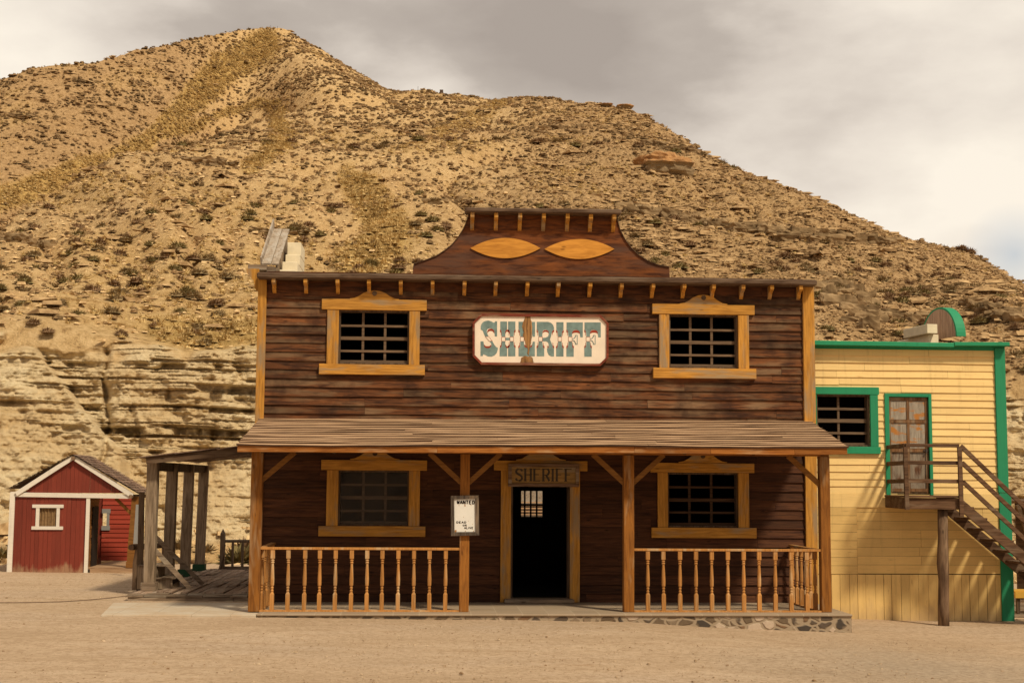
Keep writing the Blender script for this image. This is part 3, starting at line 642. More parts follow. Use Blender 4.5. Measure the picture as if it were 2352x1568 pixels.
v, f = stones(pos[~dk_], size[~dk_], 9, .42); grid_mesh('hill_rubble', v, f, M['stones'], False, kind='stuff', label='loose pale stones strewn over the lit spur', category='stones')
v, f = stones(pos[dk_], size[dk_], 10, .42); grid_mesh('hill_rubble', v, f, M['ledge'], False, kind='stuff', label='loose brown stones, darkened for cloud shade, strewn over the darker hillsides', category='stones')
lw = sst(.50, .60, led)*(1-cliff)*sl*(.15+1.0*sst(1150, 1500, UU)+.5*(PAR < 4.3)*sst(700, 400, UU)+.5*(PAR > 5)*sst(500, 200, UU))*(1-.8*grassm)
pos, idx = scatter(5200, lw, 17); size = np.clip(rng.lognormal(-1.85, .45, len(pos)), .08, .42)
v, f = stones(pos, size, 19, .36, 1.7)
grid_mesh('ledge_rocks', v, f, M['ledge'], False, kind='stuff', label='flat brown ledge rocks breaking through the slopes', category='rocks')
pos, idx = scatter(1500, (PAR < 1.05)*(PAR > .3)*1.0, 23); size = np.clip(rng.lognormal(-2.3, .55, len(pos)), .04, .35)
v, f = stones(pos, size, 29, .7)
grid_mesh('fallen_rubble', v, f, M['stones'], False, kind='stuff', label='rubble fallen along the foot of the cliff', category='stones')
# pebbles on the street
n = 30000; pr_ = np.random.default_rng(5); px = pr_.uniform(-12, 12, n); py = 15.5+pr_.random(n)**1.2*21; sz = np.minimum(pr_.lognormal(-5.0, .5, n), .035)
okp = ~((px > -5.6) & (px < 9.6) & (py > 22.5)); px, py, sz = px[okp], py[okp], sz[okp]
v, f = stones(np.stack([px, py, gz(px, py)+sz*.1], -1), sz, 12, .6)
grid_mesh('street_pebbles', v, f, M['pebble'], False, kind='stuff', label='small pebbles scattered over the sandy street', category='pebbles')
# big rocks
def rock(name, u, v, w, h, d, label, mat='boulder', seed=0, lift=0, rz=0, kmin=2.2, back=.12):
    p = pick(u, v, kmin); sc = F_PX/math.hypot(p[0], p[1]); bm = bmesh.new(); bmesh.ops.create_icosphere(bm, subdivisions=4, radius=1)
    for q in bm.verts:
        c = q.co; k = 1+.45*(mnoise.noise(c*1.3+Vector((seed, 0, 0))))+.18*mnoise.noise(c*4+Vector((seed, 3, 0)))+.06*mnoise.noise(c*11)
        z = c.z; c *= k
        if z < -.05: c.x *= .88; c.y *= .80      # undercut below the cap
        if z > .35: c.z *= .75
    for q in bm.verts: q.co.x *= w/2/sc; q.co.y *= d/2; q.co.z *= h/2/sc
    me = bpy.data.meshes.new(name); bm.to_mesh(me); bm.free(); me.materials.append(M[mat])
    o = bpy.data.objects.new(name, me); COL.objects.link(o); o.location = (p[0], p[1]+d*back, p[2]+lift); o.rotation_euler[2] = rz
    o['label'] = label; o['category'] = 'rock'
rock('boulder', 1525, 394, 132, 78, 2.6, 'big orange-capped boulder with undercut pale base on the right slope', seed=3, lift=.25, back=-.15)
rock('rock_slab', 1432, 251, 40, 15, 1.6, 'dark flat rock jutting out on the ridge of the right hill', seed=8, lift=.25)
rock('rock_slab', 1390, 246, 34, 10, 1.4, 'low dark rock beside the jutting slab on the ridge', seed=14, lift=.2)
rock('boulder', 1472, 372, 26, 26, 1.0, 'small dark rounded rock left of the orange-capped boulder', seed=22)
def outcrop(poly, n, smin, smax, label, seed, flat=.4, jitter=8, mat='outcrop', name='rock_ledge'):
    r = random.Random(seed); T_ = None; L = [math.dist(a, b) for a, b in zip(poly[:-1], poly[1:])]; T = sum(L)
    for k in range(n):
        d = (k+.5)/n*T; i = 0
        while d > L[i] and i < len(L)-1: d -= L[i]; i += 1
        t = min(1, d/L[i]); u = poly[i][0]+(poly[i+1][0]-poly[i][0])*t; v = poly[i][1]+(poly[i+1][1]-poly[i][1])*t+r.uniform(-jitter, jitter)
        p = pick(u, v, 2.2)
        if T_ is None: T_ = thing(name, tuple(p), label, 'rock ledge')
        bm = bmesh.new(); bmesh.ops.create_cube(bm, size=1.4); bmesh.ops.subdivide_edges(bm, edges=bm.edges, cuts=4, use_grid_fill=True)
        sx_, sy_, sz_ = r.uniform(smin, smax), r.uniform(smin, smax)*.8, r.uniform(smin, smax)*flat; so = Vector((seed*3.1+k*5.7, k*1.3, 0))
        rot = Matrix.Rotation(r.uniform(-.35, .35), 3, 'Z') @ Matrix.Rotation(r.uniform(-.12, .12), 3, 'Y')
        for q in bm.verts:
            c = q.co; c *= 1+.35*mnoise.noise(c*1.4+so)+.16*mnoise.noise(c*4+so)
            if c.z < -.1: c.x *= .86; c.y *= .86
            q.co = rot @ Vector((c.x*sx_, c.y*sy_, c.z*sz_))+Vector(p)-ORI[T_.name]
        me = bpy.data.meshes.new('rock'); bm.to_mesh(me); bm.free(); me.materials.append(M[mat]); o = bpy.data.objects.new('rock', me); COL.objects.link(o); o.parent = T_
M['outcrop'] = foliage('outcrop_rock', (.15, .10, .052), (.38, .265, .145), 1.2)
outcrop([(1428, 480), (1523, 493), (1626, 516), (1750, 536), (1833, 545), (1957, 549), (2050, 562)], 80, .35, .95, 'long broken rock ledge running across the right hill to the skyline', 3, .45, 7)
outcrop([(1880, 660), (1925, 680), (1985, 705), (2010, 750)], 26, .3, .6, 'grey rock outcrop just right of the timber building corner', 5, .8, 25)
outcrop([(1960, 735), (2060, 725), (2150, 745)], 16, .35, .7, 'low rocks above the green cornice left of the round gable', 6, .5, 8)
outcrop([(2230, 700), (2300, 725), (2380, 735)], 14, .4, .8, 'brown rocks above the green cornice right of the round gable', 7, .5, 9)
outcrop([(424, 366), (470, 372), (515, 380), (552, 384)], 15, .45, .85, 'undercut rock ledge high on the pale left spur', 8, .34, 2)
outcrop([(8, 548), (40, 552), (75, 556), (120, 570)], 12, .35, .7, 'undercut rocks on the left slope near the photo edge', 9, .5, 6)
outcrop([(590, 531), (640, 532), (700, 534)], 12, .35, .6, 'thin straight rock ledge behind the side gable', 10, .2, 2)
outcrop([(-10, 260), (30, 266), (62, 272)], 8, .5, .9, 'thin dark ledge on the shaded left hill', 11, .22, 2)
outcrop([(1235, 305), (1290, 300), (1340, 298)], 10, .35, .8, 'scattered dark ledge below the right ridge', 12, .45, 7)
outcrop([(1480, 330), (1540, 342), (1600, 345)], 12, .35, .7, 'rock ledge above the orange-capped boulder', 13, .4, 5)
outcrop([(985, 470), (1040, 462), (1075, 460)], 9, .3, .55, 'low dark ledge left of the scrolled gable cornice', 14, .4, 5)
# masts on the skyline
def mast(u, v0, v1, name, label, cat, head=False, lean=0):
    p = pick(u, v0, 6.2); R = math.hypot(p[0], p[1]); h = (v0-v1)/F_PX*R
    t = thing(name, tuple(p), label, cat); m = MB(); m.tube([(p[0], p[1], p[2]-.3), (p[0]+lean*h, p[1], p[2]+h)], .03 if head else .02, 6); m.build('pole', M['iron'], t)
    if head:
        m = MB(); m.box(p[0]+lean*h-.2, p[0]+lean*h+.2, p[1]-.05, p[1]+.05, p[2]+h-.17, p[2]+h+.17); m.build('sign_panel', M['iron'], t)
mast(960, 213, 197, 'antenna', 'thin upright mast on the saddle of the ridge', 'mast')
mast(1000, 216, 209, 'leaning_sign', 'small dark sign on a leaning pole on the ridge', 'sign', True, 2.0)
mast(622, 70, 58, 'antenna', 'tiny pale mast on the very top of the left peak', 'mast')
mast(636, 70, 60, 'antenna', 'short mast just right of the highest point', 'mast')

# ================================================================== SHERIFF OFFICE
YW = 25.65; YP = 23.70; YE = 23.15
XL, XR = X(590.5, 800, YW), X(1869.5, 800, YW)
FZ = 0.0
office = thing('sheriff_office', ((XL+XR)/2, YW, 0), 'two-storey dark timber building with golden trim, scrolled gable and a plank porch roof', 'building')
def xz(u, v, Y=YW): p = at(u, v, Y); return p.x, p.z
# --- windows
def window(u0, u1, vtop, vbot, lint, jl, jr, sill, crest, mul_u, mul_v, parent, Y, mt, glass=False, crest_on=True, label=None):
    """opening u0-u1 / vtop-vbot on the wall plane; trim given in the same survey units"""
    cu = (u0+u1)/2; cv = (vtop+vbot)/2
    zx = lambda u: X(u, cv, Y); zz = lambda v: Z(cu, v, Y)
    x0, x1, zt, zb = zx(u0), zx(u1), zz(vtop), zz(vbot)
    m = MB(); th = .03; dp = .16                                   # reveal liner
    m.box(x0, x0+th, Y-.01, Y+dp, zb, zt); m.box(x1-th, x1, Y-.01, Y+dp, zb, zt); m.box(x0+th, x1-th, Y-.01, Y+dp, zt-th, zt); m.box(x0+th, x1-th, Y-.01, Y+dp, zb, zb+th)
    tx, tz = mt
    w = m.build('window', M['dk_z'], parent)
    if label: w['label'] = label
    m = MB(); m.beam((zx(lint[0]), Y-.05, (zz(lint[2])+zz(lint[3]))/2), (zx(lint[1]), Y-.05, (zz(lint[2])+zz(lint[3]))/2), .075, zz(lint[2])-zz(lint[3]), seg=4, wob=.03); m.build('lintel', tx, w, bevel=.005)
    for a, b in (jl, jr):
        m = MB(); m.box(zx(a), zx(b), Y-.075, Y-.012, zz(sill[2])+.001, zz(lint[3])-.001); m.build('side_casing', tz, w, bevel=.005)
    m = MB(); m.beam((zx(sill[0]), Y-.055, (zz(sill[2])+zz(sill[3]))/2), (zx(sill[1]), Y-.055, (zz(sill[2])+zz(sill[3]))/2), .09, zz(sill[2])-zz(sill[3]), seg=4, wob=.03); m.build('sill', tx, w, bevel=.005)
    if crest:
        a, b, vp = crest; xa, xb, zp, z0 = zx(a), zx(b), zz(vp), zz(lint[2])+.001; h = zp-z0; W_ = xb-xa
        prof = [(0, 0), (0, .08), (.10, .16), (.20, .42), (.28, .72), (.38, .92), (.5, 1.0), (.62, .92), (.72, .72), (.80, .42), (.90, .16), (1, .08), (1, 0)]
        m = MB(); m.prism([(xa+W_*p, z0+h*q) for p, q in prof], Y-.07, Y-.015); c = m.build('crest', tx, w)
        m = MB(); m.tube([((xa+xb)/2, Y-.07, zp-.055), ((xa+xb)/2, Y-.084, zp-.055)], .045, 10); m.build('roundel', M['dk_x'], w)
    m = MB(); yy = Y+.10
    for u in mul_u: m.box(zx(u)-.022, zx(u)+.022, yy-.02, yy+.02, zb+th, zt-th)
    for k, v in enumerate(mul_v):
        t = .030 if k == 1 else .020; m.box(x0+th, x1-th, yy-.035-.003*k, yy+.015, zz(v)-t, zz(v)+t)
    m.box(x0+th, x1-th, yy-.05, yy+.01, zb+th, zb+th+.05)
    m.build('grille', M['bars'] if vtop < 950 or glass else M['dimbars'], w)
    if glass:
        m = MB(); m.box(x0+th+.002, x1-th-.002, yy-.075, yy-.07, zb+th+.002, zt-th-.002); m.build('pane', M['glass'], w)
    return (x0, x1, zb, zt)
TRIM = (M['trim_x'], M['trim_z'])
holes = []
holes.append(window(778, 939.8, 713.2, 837, (738.3, 979.2, 689, 713), (751.5, 778), (939.8, 964), (734.9, 976.7, 837.5, 861), (802.3, 915.6, 668), (833.3, 884.2), (747.7, 776.4, 805.7), office, YW, TRIM, label='upper left barred window'))
holes.append(window(1535.7, 1694, 723, 846, (1497, 1731.6, 700.5, 723), (1512.9, 1535.7), (1694, 1718.5), (1498.4, 1733.7, 846.5, 869.5), (1560.6, 1669.4, 678), (1587.5, 1636.6), (757, 785.7, 815), office, YW, TRIM, label='upper right barred window'))
holes.append(window(777.3, 939, 1080, 1207, (737.3, 980.1, 1055.8, 1079.8), (750.4, 777.3), (939, 964.3), (733.6, 978.1, 1207.5, 1231), (803, 917, 1034), (833.8, 885), (1113, 1142.6, 1172.9), office, YW, TRIM, glass=True, label='lower left window behind a dusty pane'))
holes.append(window(1532.9, 1694.3, 1085.5, 1210.5, (1493.2, 1730.9, 1062.8, 1085.2), (1509.4, 1532.9), (1694.3, 1718.8), (1494.9, 1734.3, 1211, 1234.5), (1558, 1669, 1040), (1585.4, 1635.9), (1118.7, 1148, 1176.8), office, YW, TRIM, label='lower right barred window'))
# --- door opening and its frame
dx0, dx1 = X(1173, 1230, YW), X(1308, 1230, YW); dzt = Z(1240, 1082, YW); dzb = FZ+.05
holes.append((dx0, dx1, -.2, dzt))
m = MB(); m.box(dx0, dx0+.035, YW-.01, YW+.2, .0, dzt); m.box(dx1-.035, dx1, YW-.01, YW+.2, .0, dzt); m.box(dx0+.035, dx1-.035, YW-.01, YW+.2, dzt-.035, dzt)
df = m.build('door_frame', M['dk_z'], office)
for a, b in ((1149.4, 1172.9), (1308.2, 1331)):
    m = MB(); m.box(X(a, 1230, YW), X(b, 1230, YW), YW-.075, YW-.012, .002, Z(1240, 1080.8, YW)-.001); m.build('side_casing', M['trim_z'], df, bevel=.005)
m = MB(); m.box(X(1134.2, 1069, YW), X(1348.2, 1069, YW), YW-.085, YW-.01, Z(1240, 1080.8, YW), Z(1240, 1057.7, YW)); m.build('lintel', M['trim_x'], df, bevel=.005)
xa, xb = X(1185, 1050, YW), X(1298.6, 1050, YW); z0 = Z(1240, 1057.7, YW)+.001
m = MB(); m.prism([(xa+(xb-xa)*p, z0+.17*q) for p, q in [(0,0),(0,.1),(.12,.2),(.24,.6),(.36,.92),(.5,1),(.64,.92),(.76,.6),(.88,.2),(1,.1),(1,0)]], YW-.07, YW-.015); m.build('crest', M['trim_x'], df)
m = MB(); m.box(X(1159, 1372, 25.4), X(1319, 1372, 25.4), YW-.28, YW+.2, .002, .07); m.build('threshold', M['grey_x'], office, bevel=.006)
# --- siding
xl = X(607, 900, YW); xr = X(1845, 900, YW)
z_up0 = Z(1230, 975, YW); z_fr0 = Z(1230, 674, YW); z_top = Z(1230, 640, YW)
m = MB(); siding(m, xl, xr, z_up0, z_fr0, YW, .158, holes, lap=.032, wav=.005); m.build('upper_siding', M['side_x'], office)
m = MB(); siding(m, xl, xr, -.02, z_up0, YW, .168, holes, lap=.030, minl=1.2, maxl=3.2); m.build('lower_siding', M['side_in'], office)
m = MB()
x = xl
while x < xr-.01:
    e = min(xr, x+random.uniform(2.2, 3.4)); m.box(x+.002, e-.002, YW-.03, YW+.01, z_fr0, z_top+.06); x = e
m.build('frieze', M['frieze'], office)
for a, b, lab in ((XL, xl+.005, 'left'), (xr-.005, XR, 'right')):
    m = MB(); m.beam(((a+b)/2, YW-.045, -.02), ((a+b)/2, YW-.045, z_top+.02), b-a, .07, up=(0, 1, 0), seg=5, wob=.015); m.build('corner_board', M['trim_z'], office, bevel=.006)
# --- shell behind the front
BK = YW+5.2
bw0, bw1 = X(1150, 1168, BK), X(1246.5, 1168, BK); bz0, bz1 = Z(1212, 1211, BK), Z(1212, 1127, BK)
m = MB()
m.box(XL, XL+.12, YW+.25, BK, -.4, z_top); m.build('side_wall', M['grey_z'], office)
m = MB(); m.box(XR-.12, XR, YW+.25, BK, -.4, z_top); m.build('side_wall', M['grey_z'], office)
m = MB(); e = .12
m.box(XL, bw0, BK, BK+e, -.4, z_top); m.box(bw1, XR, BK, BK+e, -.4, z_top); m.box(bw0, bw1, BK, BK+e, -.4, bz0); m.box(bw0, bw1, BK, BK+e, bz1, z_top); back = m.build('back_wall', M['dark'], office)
m = MB()
nb = 7
for k in range(1, nb): xx = bw0+(bw1-bw0)*k/nb; m.box(xx-.018, xx+.018, BK-.02, BK+.02, bz0, bz1)
xx = bw0+(bw1-bw0)*.33; m.box(xx-.14, xx+.14, BK-.04, BK+.04, bz0, bz1)
for t, hh in ((.62, .02), (.27, .018), (.08, .075), (.20, .05)): zz_ = bz0+(bz1-bz0)*t; m.box(bw0, bw1, BK-.05, BK+.03, zz_-hh, zz_+hh)
m.build('window_bars', M['dark'], back)
m = MB(); m.box(XL, XR, YW+.01, BK, z_top-.1, z_top); m.build('flat_roof', M['grey_y'], office)
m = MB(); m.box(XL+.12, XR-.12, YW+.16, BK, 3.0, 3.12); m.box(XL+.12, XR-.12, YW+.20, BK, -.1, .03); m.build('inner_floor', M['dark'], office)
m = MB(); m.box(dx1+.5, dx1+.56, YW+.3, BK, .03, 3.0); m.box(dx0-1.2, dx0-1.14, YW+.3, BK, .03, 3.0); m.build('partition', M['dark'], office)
# --- cornice and scroll brackets
zc0 = at(590, 632, YW-.28); zc1 = at(1876.5, 649.5, YW-.28)
m = MB(); m.beam((zc0.x, YW-.14, zc0.z), (zc1.x, YW-.14, zc1.z), .34, .105, seg=14, wob=.05); m.build('cornice', M['cornice'], office, bevel=.025)
def bracket_mesh(h, d, w):
    m = MB(); pr = [(0, 0), (-.05*d, .03*h), (-.18*d, .10*h), (-.30*d, .24*h), (-.36*d, .38*h), (-.52*d, .50*h), (-.85*d, .60*h), (-1.0*d, .72*h), (-1.0*d, 1.0*h), (0, 1.0*h)]
    n = len(pr); vs = [(-w/2, y, z) for y, z in pr]+[(w/2, y, z) for y, z in pr]
    m.add(vs, [tuple(range(n)), tuple(reversed(range(n, 2*n)))]+[(i, (i+1)%n, n+(i+1)%n, n+i) for i in range(n)]); return m
brk = None
for k, u in enumerate((630.2, 703.1, 776.3, 847.9, 920.8, 993.7, 1066.6, 1138.1, 1210.6, 1281.4, 1353.9, 1425.8, 1497.7, 1568.5, 1635.9, 1703, 1768.5, 1834.5)):
    px_ = X(u, 655, YW-.1); zt_ = zc0.z+(zc1.z-zc0.z)*(px_-zc0.x)/(zc1.x-zc0.x)-.052
    if brk is None:
        mb_ = bracket_mesh(.235, .24, .066); brk = mb_.build('bracket', M['trim_z'], None); brk.parent = office
    else: brk_c = brk.copy(); COL.objects.link(brk_c); brk_c.parent = office
    o = brk if k == 0 else brk_c
    o.location = Vector((px_, YW-.031, zt_-.235))-ORI[office.name]
# --- scrolled gable
YC = YW+.02
def mp(pts, Y): return [xz(u, v, Y) for u, v in pts]
left = [(947.5, 640), (948.5, 617), (951, 605.4), (962, 602), (975, 598), (1002, 587.5), (1020, 576), (1038.5, 561), (1052, 545), (1064, 526), (1072, 508), (1077.4, 490.9), (1079, 480)]
right = [(1415, 484), (1416, 493), (1420, 512), (1424, 527.3), (1435, 549), (1449.4, 569), (1467, 586), (1489.4, 600), (1512, 608.5), (1537.4, 612.7), (1538.5, 646)]
m = MB(); m.prism(mp(left+right, YC), YC, YC+.05); m.build('gable_board', M['ply'], office)
L_ = mp(left[1:], YC-.004); R_ = mp(right[:-1], YC-.004)
for seq in (L_, R_):
    m = MB()
    for a, b in zip(seq[:-1], seq[1:]): m.beam((a[0], YC+.02, a[1]), (b[0], YC+.02, b[1]), .10, .012)
    m.build('gable_edging', M['dk_x'], office)
a = at(1068.3, 481.5, YC-.25); b = at(1427.6, 486.5, YC-.25)
m = MB(); m.beam((a.x, YC-.10, a.z), (b.x, YC-.10, b.z), .34, .085, seg=6, wob=.04); m.build('gable_cornice', M['cornice'], office, bevel=.02)
for u in (1084.7, 1139.2, 1194.1, 1248.3, 1302.9, 1356, 1409.4):
    px_ = X(u, 505, YC-.1); zt_ = a.z+(b.z-a.z)*(px_-a.x)/(b.x-a.x)-.043; c = brk.copy(); COL.objects.link(c); c.parent = office
    c.location = Vector((px_, YC-.002, zt_-.29))-ORI[office.name]; c.scale = (1.05, .9, 1.24)
for ua, ub, vm, vt, vb in ((1080.3, 1241.4, 570, 546.5, 592.9), (1250.5, 1411.2, 571.8, 549, 594.7)):
    pts = []
    for k in range(25): t = k/24; pts.append((ua+(ub-ua)*t, vm+(vt-vm)*(1-(2*t-1)**2)))
    for k in range(1, 24): t = 1-k/24; pts.append((ua+(ub-ua)*t, vm+(vb-vm)*(1-(2*t-1)**2)))
    m = MB(); m.prism(mp(pts, YC-.025), YC-.027, YC-.001); m.build('oval_panel', M['oval'], office)
# --- side gable seen edge-on over the left wall, with its block buttress
pa = [at(u, v, 26.35) for u, v in ((622, 606), (668.5, 606))]; pb = [at(u, v, 28.2) for u, v in ((649.5, 528), (664, 528))]
x_l, x_r = at(595+6, 608, 26.3).x, at(640, 608, 26.3).x
z0_, z1_ = at(620, 607, 26.3).z, at(640, 527, 28.2).z
m = MB(); wd = (x_r-x_l)
m.beam((x_l+wd*.27, 26.3, z0_), (x_l+wd*.27, 28.2, z1_), wd*.52, .03, up=(0, -.5, 1)); m.beam((x_l+wd*.78, 26.3, z0_-.004), (x_l+wd*.78, 28.2, z1_-.004), wd*.42, .03, up=(0, -.5, 1))
m.build('side_gable_capping', M['pale_y'], office)
m = MB(); m.beam((x_l-.012, 26.3, z0_+.05), (x_l-.012, 28.25, z1_+.14), .03, .16, up=(0, -.5, 1)); m.build('side_gable_edge_board', M['pale_y'], office)
m = MB()
for k in range(9):
    ya = 26.34+k*.205; za = z0_+(z1_-z0_)*(ya-26.3)/1.9-.03; m.prism3([(x_r-.03, ya, z_top-.15), (x_r-.03, ya+.19, z_top-.15), (x_r-.03, ya+.19, za+.075), (x_r-.03, ya, za-.03)], (-.03, 0, 0))
m.build('side_gable_boards', M['grey_z'], office)
blk = thing('block_buttress', (at(665, 620, 27.2).x, 27.2, z_top), 'stepped stack of pale concrete blocks on the timber building roof behind the side gable', 'blocks')
zb_ = z_top+.002; bx0 = at(653, 600, 27.3).x; bx1 = bx0+.30
for k, (yy, hh) in enumerate(((26.45, .22), (26.80, .20), (27.25, .21), (27.45, .27))):
    zlo = zb_+sum((.22, .20, .21, .27)[:k]); m = MB(); m.box(bx0+.012*k, bx1, yy, 28.3, zlo, zlo+hh-.006); m.build('block', M['block'], blk, bevel=.008)
# left eaves return
p0 = at(571, 616, 26.0); p1 = at(613.5, 616, 26.0)
m = MB(); m.box(p0.x, p1.x, 25.9, 30.5, p0.z-.045, p0.z+.055); m.build('side_cornice', M['grey_x'], office, bevel=.006)
m = MB(); m.box(p1.x+.002, at(631, 616, 26.0).x, 25.93, 26.35, p0.z-.075, p0.z+.03); m.build('cornice_block', M['grey_x'], office)
m = MB(); pr = [(XL-.002, 0), (XL-.05, .03), (XL-.08, .12), (XL-.09, .20), (XL-.16, .27), (XL-.22, .34), (XL-.235, .42), (XL-.002, .42)]
m.prism([(x, p0.z-.475+z) for x, z in pr], YW+.02, YW+.09); m.build('side_bracket', M['trim_z'], office)

# ------------------------------------------------------------------ porch
ex0, ex1 = at(545, 1030, YE), at(1945.8, 1034, YE); tz0, tz1 = at(598.4, 961, YW-.03), at(1862, 967.5, YW-.03)
ze0 = at(547, 1021, YE).z; ze1 = at(1945, 1026.5, YE).z
roofz = lambda x, t: (tz0.z+(tz1.z-tz0.z)*(x-tz0.x)/(tz1.x-tz0.x))*(1-t)+(ze0+(ze1-ze0)*(x-ex0.x)/(ex1.x-ex0.x)-.012*math.sin((x-ex0.x)*.9))*t
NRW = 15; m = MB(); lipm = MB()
for i in range(NRW):
    t0, t1 = i/NRW, (i+1)/NRW+.015
    xa_, xb_ = tz0.x+(ex0.x-tz0.x)*t1-.015*random.random(), tz1.x+(ex1.x-tz1.x)*t1+.02*random.random(); x = xa_
    while x < xb_-.02:
        e = min(xb_, x+random.uniform(2.6, 7.0)); e = xb_ if xb_-e < .5 else e
        if abs((x+e)/2-1.0) < .0: pass
        k = max(1, int((e-x)/.3)); vs = []; fs = []; lift = random.uniform(.020, .026); ph = random.uniform(0, 6)
        for j in range(k+1):
            xx = x+(e-x)*j/k+(.002 if j == 0 else -.002 if j == k else 0); wv = .006*math.sin(xx*1.7+ph)+.003*math.sin(xx*6.1+ph); yj = random.uniform(-.006, .006)
            ya = YW-.03+(YE-YW+.03)*t0; yb = YW-.03+(YE-YW+.03)*t1+yj
            vs += [(xx, ya, roofz(xx, t0)+.004), (xx, yb, roofz(xx, t1)+lift+wv), (xx, yb+.006, roofz(xx, t1)-.006+wv*.3)]
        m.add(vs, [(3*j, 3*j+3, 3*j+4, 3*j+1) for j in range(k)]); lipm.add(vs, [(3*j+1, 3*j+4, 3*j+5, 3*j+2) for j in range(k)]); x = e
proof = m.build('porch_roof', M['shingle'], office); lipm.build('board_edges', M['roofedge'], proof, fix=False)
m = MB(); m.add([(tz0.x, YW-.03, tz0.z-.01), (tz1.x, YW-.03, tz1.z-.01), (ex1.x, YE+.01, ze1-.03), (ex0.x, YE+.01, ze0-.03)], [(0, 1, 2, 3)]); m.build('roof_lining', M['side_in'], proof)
m = MB(); xs_ = [ex0.x, X(1004, 1030, YE), X(1457, 1030, YE), X(1632, 1030, YE), X(1825, 1030, YE), ex1.x]
for a, b in zip(xs_[:-1], xs_[1:]):
    f_ = lambda x: ze0+(ze1-ze0)*(x-ex0.x)/(ex1.x-ex0.x)-.012*math.sin((x-ex0.x)*.9)
    m.beam((a+.001, YE+.004, f_(a)-.062), (b-.001, YE+.004, f_(b)-.062), .03, .105, seg=5, wob=.05)
m.build('fascia', M['fascia'], proof, bevel=.004)
m = MB(); m.beam((ex0.x+.03, YE+.02, ze0-.06), (tz0.x+.02, YW-.05, tz0.z-.06), .03, .09, up=(0, 0, 1)); m.beam((ex1.x-.03, YE+.02, ze1-.06), (tz1.x-.02, YW-.05, tz1.z-.06), .03, .09); m.build('barge_board', M['fascia'], proof)
hz = 2.60
m = MB(); m.box(ex0.x+.14, ex1.x-.14, YP+.03, YP+.15, hz-.005, hz+.09); m.build('header_beam', M['fascia'], office)
m = MB()
for k in range(9):
    xx = ex0.x+.4+(ex1.x-ex0.x-.8)*k/8; m.beam((xx, YE+.05, roofz(xx, .98)-.095), (xx, YW-.04, roofz(xx, 0)-.095), .05, .08)
m.build('rafter', M['dk_x'], proof)
posts = [(578, 603.5, 569, 595, 1400.5), (1057.8, 1080, 1054.3, 1076.6, 1401), (1432.7, 1457, 1432.7, 1457, 1401), (1881.9, 1906.7, 1888.5, 1911.2, 1401.3)]
pc = []
for a0, a1, b0, b1, vb in posts:
    xt = (X(a0, 1045, YP)+X(a1, 1045, YP))/2; xb_ = (X(b0, vb, YP)+X(b1, vb, YP))/2; w_ = (X(b1, vb, YP)-X(b0, vb, YP)); pc.append((xt, xb_, w_))
    m = MB(); m.beam((xb_, YP+.09, .0), (xt, YP+.09, hz-.006), w_, w_, up=(0, 1, 0), seg=6, wob=.018); m.build('porch_post', M['post'], office, bevel=.008)
def br(x0, z0, x1, z1):
    m = MB(); m.beam((x0, YP+.09, z0), (x1, YP+.09, z1), .06, .085); m.build('brace', M['brace'], office, bevel=.004)
zl_, zh_ = Z(1060, 1108, YP), hz+.0
d_ = zh_-zl_
br(pc[0][0]+.05, zl_, pc[0][0]+.05+d_*1.15, zh_); br(pc[1][0]-.06, zl_, pc[1][0]-.06-d_*1.1, zh_); br(pc[1][0]+.06, zl_, pc[1][0]+.06+d_*1.1, zh_)
br(pc[2][0]-.06, zl_, pc[2][0]-.06-d_*1.1, zh_); br(pc[2][0]+.06, zl_, pc[2][0]+.06+d_*1.1, zh_); br(pc[3][0]-.06, zl_, pc[3][0]-.06-d_*1.12, zh_)
# --- balustrades
BH = .975; BY = YP+.06
prof = [(.033,0),(.033,.255),(.026,.275),(.019,.29),(.026,.31),(.017,.33),(.026,.36),(.018,.375),(.031,.40),(.033,.50),(.026,.66),(.020,.75),(.031,.765),(.020,.785),(.031,.80),(.022,.815),(.033,.835),(.033,BH)]
prof = [(r, z*(BH/.975)) for r, z in prof]
mb_ = MB(); mb_.lathe(prof, 12, square=(0, 1, 16, 17)); balu = mb_.build('baluster', M['balu'], None)
first = [True]
def add_balu(par, x, y, z0=.028):
    if first[0]: o = balu; o.parent = par; first[0] = False
    else: o = balu.copy(); COL.objects.link(o); o.parent = par
    o.location = Vector((x, y, z0))-ORI[par.name]; o.rotation_euler[2] = random.choice((0, math.pi/2)); o.rotation_euler[0] = random.uniform(-.006, .006)
def balustrade(x0, x1, y0, y1, spots, label):
    m = MB(); m.beam((x0, y0, BH+.048), (x1, y1, BH+.048), .085, .04, seg=5, wob=.03); b = m.build('balustrade', M['balu'], office, bevel=.004); b['label'] = label
    m = MB(); m.beam((x0, y0, .014), (x1, y1, .014), .08, .026, seg=3, wob=.03); m.build('bottom_rail', M['balu'], b)
    for x, y in spots: add_balu(b, x, y)
bx = lambda us: [(X(u, 1330, BY), BY) for u in us]
balustrade(pc[0][1]+.08, pc[1][1]-pc[1][2]/2, BY, BY, bx((625.5, 661.6, 699.5, 734, 770, 807, 843, 877.5, 914.5, 950.5, 986.6, 1023)), 'left front balustrade')
balustrade(pc[2][1]+pc[2][2]/2, pc[3][1]-pc[3][2]/2, BY, BY, bx((1488, 1524.3, 1561.9, 1598.6, 1634.8, 1671.8, 1708.1, 1743.7, 1780.6, 1816.9, 1853.5)), 'right front balustrade')
xs0 = pc[0][1]+.10; balustrade(xs0, xs0, BY+.05, YW-.06, [(xs0, BY+.05+k*.30+.16) for k in range(6)], 'left side balustrade')
xs1 = pc[3][1]-.12; balustrade(xs1, xs1, BY+.05, YW-.06, [(xs1, BY+.05+k*.30+.16) for k in range(6)], 'right side balustrade')
